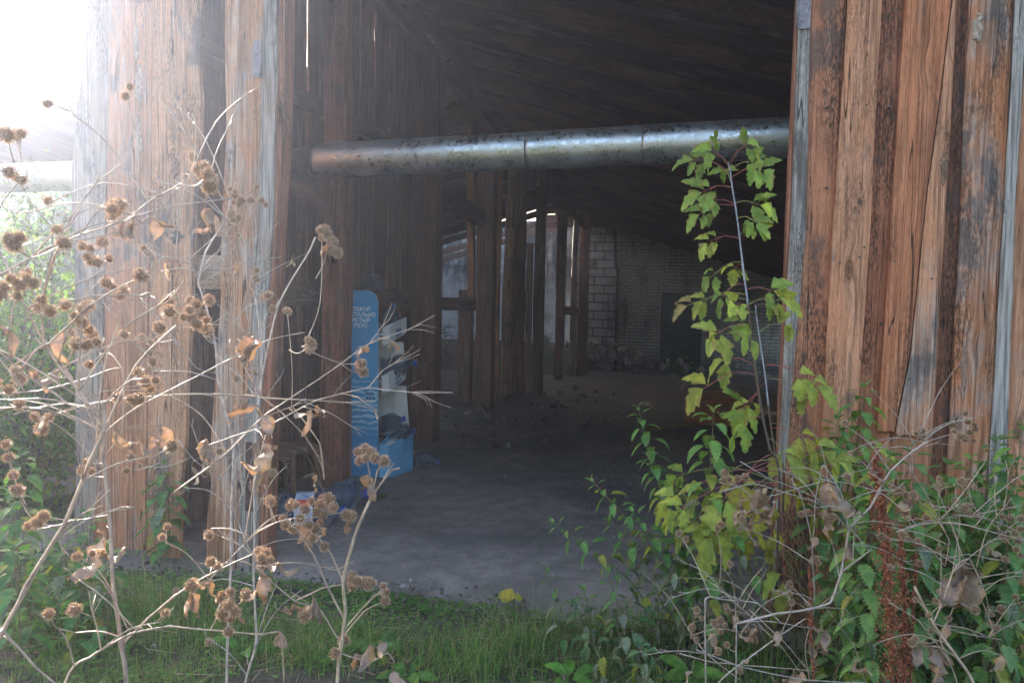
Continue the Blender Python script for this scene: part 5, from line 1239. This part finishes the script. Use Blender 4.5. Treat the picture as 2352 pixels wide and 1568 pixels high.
maple('shorter second maple shoot just behind the tall one with a reddish branching leaf stalk', 3.55,
  [(1800, 1110), (1785, 1060), (1775, 1010), (1765, 930), (1757, 860), (1748, 800), (1738, 730), (1735, 700)],
  [(1735, 705, 1760, 700, .08, 0, 3), (1738, 720, 1700, 740, .08, 0, 3), (1745, 760, 1800, 745, .09, 1, 3), (1752, 835, 1835, 865, .11, 1, 3), (1752, 838, 1870, 880, .12, 1, 5), (1758, 870, 1830, 900, .10, 1, 3), (1758, 880, 1725, 925, .10, 1, 3), (1768, 970, 1840, 1000, .12, 2, 3), (1770, 980, 1880, 1030, .11, 1, 5),
   (1778, 1020, 1850, 1060, .12, 1, 3), (1780, 1040, 1920, 1060, .10, 1, 5), (1785, 1070, 1960, 1070, .09, 0, 5), (1790, 1080, 1820, 1120, .12, 2, 3), (1790, 1090, 1880, 1180, .11, 2, 3), (1792, 1095, 1900, 1200, .11, 2, 3), (1792, 1095, 1770, 1220, .11, 2, 3), (1790, 1090, 2000, 1120, .09, 1, 3), (1790, 1090, 2035, 1090, .09, 1, 5), (1792, 1100, 1960, 1200, .09, 1, 3), (1793, 1100, 2010, 1035, .08, 1, 3)],
  .0055, .0022)

# ---- rusty dock
def dock(label, pts, Y, w0):
    q = [at(px, py, Y) for px, py in pts]; base = V((q[0].x, q[0].y, 0)); t = thing('dock_plant', base, label, 'plant', 'rust brown dock seed stalks')
    c = catmull([V((base.x, base.y, -.02))] + q, 10); m = len(c); mb = MB(); mb.tube(c, [.005 - .003 * i / m for i in range(m)], 6, (.20, .08, .05)); mb.build('stem', STEM, t)
    mb = MB()
    for k in range(int(w0 * 42000)):
        f = rnd.random() ** .85; x = f * (m - 1); i = min(int(x), m - 2); p = c[i].lerp(c[i + 1], x - i)
        if p.z < .12: continue
        w_ = w0 * (1 - f) ** .5 * (.65 + .35 * math.sin(f * 60)); o = rv(); o.normalize(); o.z *= .6; p = p + o * w_ * rnd.random() ** .6
        s = rnd.uniform(.003, .0055); a = rv().normalized(); b = a.orthogonal().normalized(); tn = vt((.52, .22, .13), .5, 1.4)
        for ang in (0, 1.05, 2.1):
            bb = b * math.cos(ang) + a.cross(b) * math.sin(ang)
            ids = [mb.vert(p - a * s, (0, 0, 0), tn), mb.vert(p + bb * s * .9, (0, 0, 0), tn), mb.vert(p + a * s, (0, 0, 0), tn), mb.vert(p - bb * s * .9, (0, 0, 0), tn)]
            mb.face(ids)
    mb.build('seed_heads', BURR, t)
dock('thick rust brown dock stalk covered in dried seeds, tallest at the lower right', [(2050, 1568), (2045, 1400), (2035, 1250), (2020, 1120), (2008, 1040)], 2.8, .085)
dock('narrow rust brown dock stalk leaning right of the thick one', [(2075, 1568), (2078, 1400), (2070, 1280), (2068, 1200)], 2.85, .045)
dock('short sparse dock stalk with thin seed branches left of the thick one', [(1870, 1568), (1862, 1450), (1862, 1350), (1858, 1300)], 2.9, .02)
dock('thin dock branch rising right beside the pair of thick stalks', [(2090, 1568), (2095, 1450), (2102, 1330), (2105, 1270)], 2.85, .018)
# dry yellowish straw stems
for i, (px, n) in enumerate(((1760, 12), (1640, 7), (2000, 12), (2200, 12), (1880, 9))):
    base = gnd(px + 60, 1500); mb = MB()
    for k in range(n * 2):
        b = base + V((rnd.uniform(-.12, .12), rnd.uniform(-.1, .1), 0)); tp = b + V((rnd.uniform(-.35, -.02), rnd.uniform(-.1, .1), rnd.uniform(.35, .75)))
        mb.tube(catmull([b, b.lerp(tp, .5) + V((.03, 0, .03)), tp], 4), .0022, 5, (.33, .30, .12) if k % 2 else (.26, .20, .10))
    tag(mb.build('straw_tuft', STEM), ['fan of yellowish bare stalks under the maple leaves', 'looser bunch of leaning dead stalks left of the yellowish fan', 'dead stalks leaning beside the rusty dock', 'dead stalks among the nettles near the right frame edge', 'dead stalks standing before the grey forked burdock stem'][i], 'dry stalks', 'bunches of dead stalks')

# ---- ground cover
def grass(name, label, n, region, h, tone, spread=.5):
    mb = MB()
    for k in range(n):
        x, y = region()
        if x is None: continue
        z = gz(x, y); a = rnd.random() * 6.28; L = rnd.uniform(*h); d = V((math.cos(a), math.sin(a), 0)); s = V((-d.y, d.x, 0)); bend = rnd.uniform(.1, spread); wd = rnd.uniform(.0012, .0026)
        tn = vt(tone, .7, 1.35); 
        if rnd.random() < .22: tn = vt((.32, .27, .14), .6, 1.2)
        rows = []; sd = rnd.random() * 9
        for i in range(4):
            t = i / 3; p = V((x, y, z - .01)) + ez * L * t * (1 - .35 * bend * t) + d * L * bend * t * t; ww = wd * (1 - t * .9)
            rows.append((mb.vert(p - s * ww, (0, t * .05, sd), tn), mb.vert(p + s * ww, (.002, t * .05, sd), tn)))
        for i in range(3): mb.face((rows[i][0], rows[i][1], rows[i + 1][1], rows[i + 1][0]), True)
    return tag(mb.build(name, GRASSM), label, 'grass', kind='stuff')
def reg_front():
    for _ in range(20):
        x = rnd.uniform(-3.4, 3.0); y = rnd.uniform(2.3, 5.2); a, b = inside(x, y)
        if b > (-.62 if a > -.1 else -.4): continue
        dn = 1.8 * noise.noise(V((x * 1.7, y * 1.7, 2))) + .7 * noise.noise(V((x * 6, y * 6, 5))) + .22 + (0 if b < -.75 else (-.75 if a > -.2 else -.25))
        if rnd.random() < .35 + dn: return x, y
    return None, None
grass('grass', 'short fresh grass between the camera and the shed threshold', 30000, reg_front, (.03, .12), (.125, .235, .055), 1.6)
def reg_tuft():
    c = rnd.choice(((-1.35, 3.6), (-.75, 3.5), (.55, 3.7), (-.2, 3.35), (1.1, 3.45), (-1.7, 3.9), (.1, 3.6))); return c[0] + rnd.gauss(0, .16), c[1] + rnd.gauss(0, .13)
grass('long_grass', 'longer arching grass blades in loose tufts on the lawn edge', 3200, reg_tuft, (.12, .30), (.13, .25, .06), 1.7)
def reg_left():
    return rnd.uniform(-9, -2.5), rnd.uniform(3, 11)
grass('grass', 'rough grass under the bushes left of the shed', 7000, reg_left, (.12, .4), (.10, .22, .04), .8)
# tiny broad leaved weeds
mb = MB()
for k in range(5200):
    x, y = reg_front()
    if x is None: continue
    if rnd.random() < .5: x = rnd.gauss(-.75, .55); y = rnd.gauss(4.25, .28)
    a_, b_ = inside(x, y)
    if b_ > -.12: continue
    z = gz(x, y); s = rnd.uniform(.006, .014)
    st_ = V((x, y, z)); hh = rnd.uniform(.01, .05); tn = vt((.11, .25, .045), .7, 1.3)
    an = rnd.random() * 6
    for q in range(3):
        d = V((math.cos(an + q * 2.1), math.sin(an + q * 2.1), .3)); leaf(mb, st_ + ez * hh, d, ez, s * 1.6, s * 1.3, tn, seg=3, droop=.4, fold=.1)
tag(mb.build('clover_weeds', LEAF), 'tiny round leaved weeds creeping over the soil by the threshold', 'weeds', kind='stuff')
# dead leaves and twigs litter
mb = MB()
for k in range(900):
    x = rnd.uniform(-2.6, 2.6); y = rnd.uniform(2.9, 4.75); a_, b_ = inside(x, y)
    if b_ > -.1 and rnd.random() < .9: continue
    p = V((x, y, gz(x, y) + .012)); d = rv(); d.z *= .15
    if rnd.random() < .45: leaf(mb, p, d, ez, rnd.uniform(.02, .06), rnd.uniform(.015, .03), vt(LEAFDRY, .5, 1.2), seg=5, droop=0, fold=.6, curl=1, crumple=.2)
    else: mb.tube([p, p + d.normalized() * rnd.uniform(.05, .22) + ez * .01], .0015, 4, vt(STEMC, .5, 1.2))
tag(mb.build('leaf_litter', DRYLEAF), 'dead leaves and broken stalks lying on the soil', 'litter', kind='stuff')
# broadleaf rosettes
def rosette(p, n, L, w_, tone, label, name='broadleaf_weed', up_=.8, group='broad leaved weeds in the grass', droop=1.0, teeth=0):
    t = thing(name, p, label, 'weed', group); mb = MB(); a0 = rnd.random() * 6
    for k in range(n):
        an = a0 + k * 6.28 / n + rnd.uniform(-.3, .3); d = V((math.cos(an), math.sin(an), up_ * rnd.uniform(.6, 1.3)))
        leaf(mb, V(p) + d * .01, d, V((0, -.5, 1)), L * rnd.uniform(.7, 1.1), w_, vt(tone, .8, 1.2), seg=9, droop=droop, fold=.2, curl=.15, peak=.55, teeth=teeth)
    mb.build('leaves', LEAF, t)
rosette(gnd(1590, 1560), 5, .17, .065, (.14, .32, .05), 'bright broad upright leaves at the bottom edge right of centre')
rosette(gnd(1310, 1560), 5, .13, .05, (.13, .32, .05), 'small bright rosette of oval leaves in the grass at the bottom centre')
rosette(gnd(935, 1560), 6, .17, .05, (.10, .25, .05), 'rosette with long arching leaves in the grass left of centre')
rosette(gnd(995, 1400), 5, .10, .03, (.08, .2, .04), 'flat dark green rosette at the threshold edge')
rosette(gnd(860, 1500), 5, .15, .05, (.09, .22, .05), 'mid green rosette partly behind the forked burdock stem')
rosette(gnd(560, 1500), 5, .15, .05, (.11, .26, .05), 'fresh rosette in the grass under the doorway post')
rosette(gnd(1450, 1500), 4, .12, .04, (.07, .17, .05), 'dusty dark rosette at the foot of the low nettles')
bp_ = at(255, 1490, 3.7); t = thing('burdock_leaf', (bp_.x, bp_.y, 0), 'single huge pale green burdock leaf low among the nettles at the left', 'leaf'); mb = MB()
leaf(mb, at(305, 1535, 3.7), V((-.75, -.05, .35)), V((.1, -.75, .55)), .30, .30, (.13, .24, .07), seg=14, droop=.7, fold=.12, curl=.12, peak=.4, crumple=.03); mb.tube([V((bp_.x + .15, bp_.y, 0)), at(305, 1535, 3.7)], .004, 6, (.2, .25, .1)); mb.build('blade', LEAF, t)
p = gnd(1182, 1372, .03); t = thing('fallen_leaf', p, 'curled yellow leaf lying on the soil at the threshold', 'leaf'); mb = MB()
leaf(mb, p, V((-.9, .2, .25)), V((0, -.6, .8)), .10, .09, (.55, .42, .06), seg=10, droop=.3, fold=.35, curl=.5, crumple=.06); leaf(mb, p, V((.8, .1, .2)), V((0, -.5, .8)), .05, .05, (.5, .42, .06), seg=8, fold=.3, curl=.4, crumple=.06); mb.build('blade', LEAF, t)
p = gnd(890, 1140, .02); t = thing('fallen_leaf', p, 'flattened green leaf with a long stalk lying on the floor by the stand', 'leaf'); mb = MB()
for a_ in (-.5, .3, 1.1): leaf(mb, p, V((-math.cos(a_), math.sin(a_) * .6, .05)), ez, .09, .07, (.16, .22, .06), teeth=3, seg=8, droop=.05, fold=.1, peak=.5)
mb.tube([p, p + V((.16, 0, -.005))], .0015, 4, (.3, .3, .1)); mb.build('blade', LEAF, t)
# dark leaved weed inside the far bay
def weed_sil(p, h, label):
    t = thing('leafy_weed', p, label, 'weed'); mb = MB()
    for k in range(9):
        an = k * 2.4; b = V(p) + ez * h * (.4 + .6 * k / 9); leaf(mb, b, V((math.cos(an), math.sin(an), .5)), ez, .22, .13, (.06, .12, .035), seg=6, droop=.9)
    mb.tube([V(p), V(p) + ez * h], .006, 5, (.1, .12, .05)); mb.build('leaves', LEAF, t)
weed_sil(B(*(lambda q: (q[0], q[1], .4))(ab(at(1020, 800, 13.5)))), .75, 'dark leafy weed silhouetted against the bright whitewashed wall')
for px, py in ((1560, 900), (1580, 880), (1540, 885)):
    p = gnd(px, py); nettle(p, p + V((rnd.uniform(-.2, .2), 0, rnd.uniform(.4, .9))), 'dim weed growing at the foot of the dark green door', 'weeds by the green door', size=.12, n=8)

# ---- left side: bushes, trees, far barn
def bush(label, c, r, n, ls, tone, name='bush', cat='bush', group='bushes left of the shed', trunk=True, thin=.0):
    c = V(c); r = V(r); t = thing(name, (c.x, c.y, 0), label, cat, group); tw = MB(); mb = MB(); cl = []
    for k in range(max(14, n // 45)):
        while True:
            o = rv()
            if .25 < o.length < 1: break
        e = c + V((o.x * r.x, o.y * r.y, o.z * r.z)); e.z = max(.15, e.z)
        b = V((c.x + rnd.uniform(-.15, .15) * r.x, c.y + rnd.uniform(-.15, .15) * r.y, 0)); mid = b.lerp(e, .55) + V((0, 0, .12 * r.z)) + rv(.08)
        if trunk: tw.tube(catmull([b, mid, e], 4), [.012 * (1 - i / 9) * max(1, r.z * .6) + .002 for i in range(9)], 5, (.13, .10, .07))
        cl.append((e, (e - mid).normalized()))
    for k in range(n):
        e, d = rnd.choice(cl); q = e - d * rnd.random() * .35 * r.z + V((rnd.gauss(0, .16) * r.x, rnd.gauss(0, .16) * r.y, rnd.gauss(0, .14) * r.z))
        if q.z < .02: continue
        o = rv(); o.z = rnd.uniform(-.8, .3); tn = vt(tone, .6, 1.4)
        if rnd.random() < .07: tn = (.32, .28, .06)
        leaf(mb, q, o, V((rnd.uniform(-.6, .6), rnd.uniform(-.6, .6), 1)), ls * rnd.uniform(.6, 1.2), ls * .55, tn, seg=3, droop=.5, fold=.25)
    if trunk: tw.build('trunk', BARK, t)
    mb.build('crown', LEAF, t); return t
bush('low sunlit bush pressed against the left edge of the door leaf', (-3.75, 5.9, .75), (.55, .6, .9), 2600, .085, (.10, .22, .035))
bush('taller sunlit bush with bright translucent leaves under the left pipe', (-4.35, 7.2, 1.15), (.9, .7, 1.35), 3800, .08, (.13, .25, .035))
bush('leafy shoots hanging just below the left pipe beside the door leaf', (-3.95, 7.6, 1.7), (.35, .4, .75), 900, .09, (.20, .30, .05))
bush('dark green bush low down at the left frame edge', (-3.9, 4.9, .45), (.6, .5, .6), 1800, .08, (.08, .17, .04))
bush('broad bush behind the taller sunlit one', (-6.4, 9.5, 1.3), (1.6, 1.2, 1.6), 3600, .10, (.10, .21, .045))
bush('rambling bush close to the outer side of the plank wall', (-3.2, 10.5, 1.2), (.8, 1.8, 1.3), 3000, .09, (.12, .24, .04))
def tree(label, x, y, h, rr, n, ls, tone): bush(label, (x, y, h * .6), (rr, rr, h * .42), n, ls, tone, 'tree', 'tree', 'trees beyond the bushes')
tree('bluish green tree far beyond the bushes, left of the others', -17, 22, 6.2, 3.0, 5000, .22, (.05, .12, .05))
tree('rounded far tree directly behind the sunlit bush', -12.2, 19, 5.8, 2.6, 5000, .22, (.07, .14, .045))
tree('slender far tree nearest to the outer wall of the shed', -8.5, 16, 5.0, 1.9, 3800, .2, (.08, .16, .04))
tree('wide far tree at the outermost left', -23, 26, 7.4, 3.8, 4500, .28, (.05, .12, .05))
for k, (b_, h_, lb) in enumerate(((6.6, 4.5, 'near tree of the row added as sun block, closest to the door leaf'), (8.5, 4.8, 'second tree of the row added to screen the open bay from sun'), (10.4, 4.6, 'third tree of the row added to screen the open bay from sun'), (12.3, 5.6, 'fourth tree of the row added to screen the open bay from sun'), (14.3, 6.2, 'fifth tree of the row added as sun block, taller than its neighbours'), (16.4, 6.8, 'last and tallest tree of the row added as sun block'))):
    p = B(-6.9, b_, 0); bush(lb, (p.x, p.y, h_ * .52), (1.15, 1.15, h_ * .5), 6500, .17, (.07, .15, .04), 'tree', 'tree', 'row of trees added to block low sun from the open bay')  # dense row added to keep low sun off the shed floor
for k, (x_, h_) in enumerate(((-15, 7), (-10.5, 8), (-6, 7.2), (-2, 8.5), (5.5, 8), (10, 7.4), (14.5, 8.6))):  # unseen trees added so the pipe reflects a dark band under the sky
    bush(('unseen tree added behind the camera for the pipe reflection, number %s from the left' % ('one', 'two', 'three', 'four', 'five', 'six', 'seven')[k]), (x_, -12 + (k % 3), h_ * .55), (2.3, 1.6, h_ * .47), 1500, .5, (.06, .12, .035), 'tree', 'tree', 'unseen tree line added for the pipe reflection')
mb = MB(); bc = V((-22, 36, 0)); bx = V((.8, -.6, 0)); by = V((.6, .8, 0))
barn = thing('barn', bc, 'large dark barn with a sloping roof far behind the trees at the left', 'barn')
mb.box(bc + ez * 2.2, bx, 13, by, 4, ez, 2.2, (.2, .17, .15), (.6, .4, .3), 5); mb.build('wall', WOOD_IN, barn)
mb = MB(); hh = [(-4.8, 3.9), (0, 8.2), (4.8, 3.9), (4.8, 4.1), (0, 8.45), (-4.8, 4.1)]
A = [mb.vert(bc + bx * -13.5 + by * u + ez * z) for u, z in hh]; C_ = [mb.vert(bc + bx * 13.5 + by * u + ez * z) for u, z in hh]
for i in range(6): mb.face((A[i], A[(i + 1) % 6], C_[(i + 1) % 6], C_[i]))
mb.face(A[::-1]); mb.face(C_); mb.build('roof', ROOFM, barn)

# ---- haze
m = bpy.data.materials.new('glare_haze'); m.use_nodes = True; nt = m.node_tree; nt.nodes.clear()
pv = nt.nodes.new('ShaderNodeVolumePrincipled'); om = nt.nodes.new('ShaderNodeOutputMaterial'); nt.links.new(pv.outputs[0], om.inputs['Volume'])
GLARE_HAZE = .0050  # volume added so scattered sun stands in for lens glare
pv.inputs['Color'].default_value = (.74, .80, 1, 1); pv.inputs['Density'].default_value = GLARE_HAZE; pv.inputs['Anisotropy'].default_value = .71
mb = MB(); mb.box(V((-10, 20, 5)), V((1, 0, 0)), 42, V((0, 1, 0)), 32, ez, 6.4); hz = mb.build('glare_haze', m)
hz.display_type = 'WIRE'; tag(hz, None, None, kind='stuff')
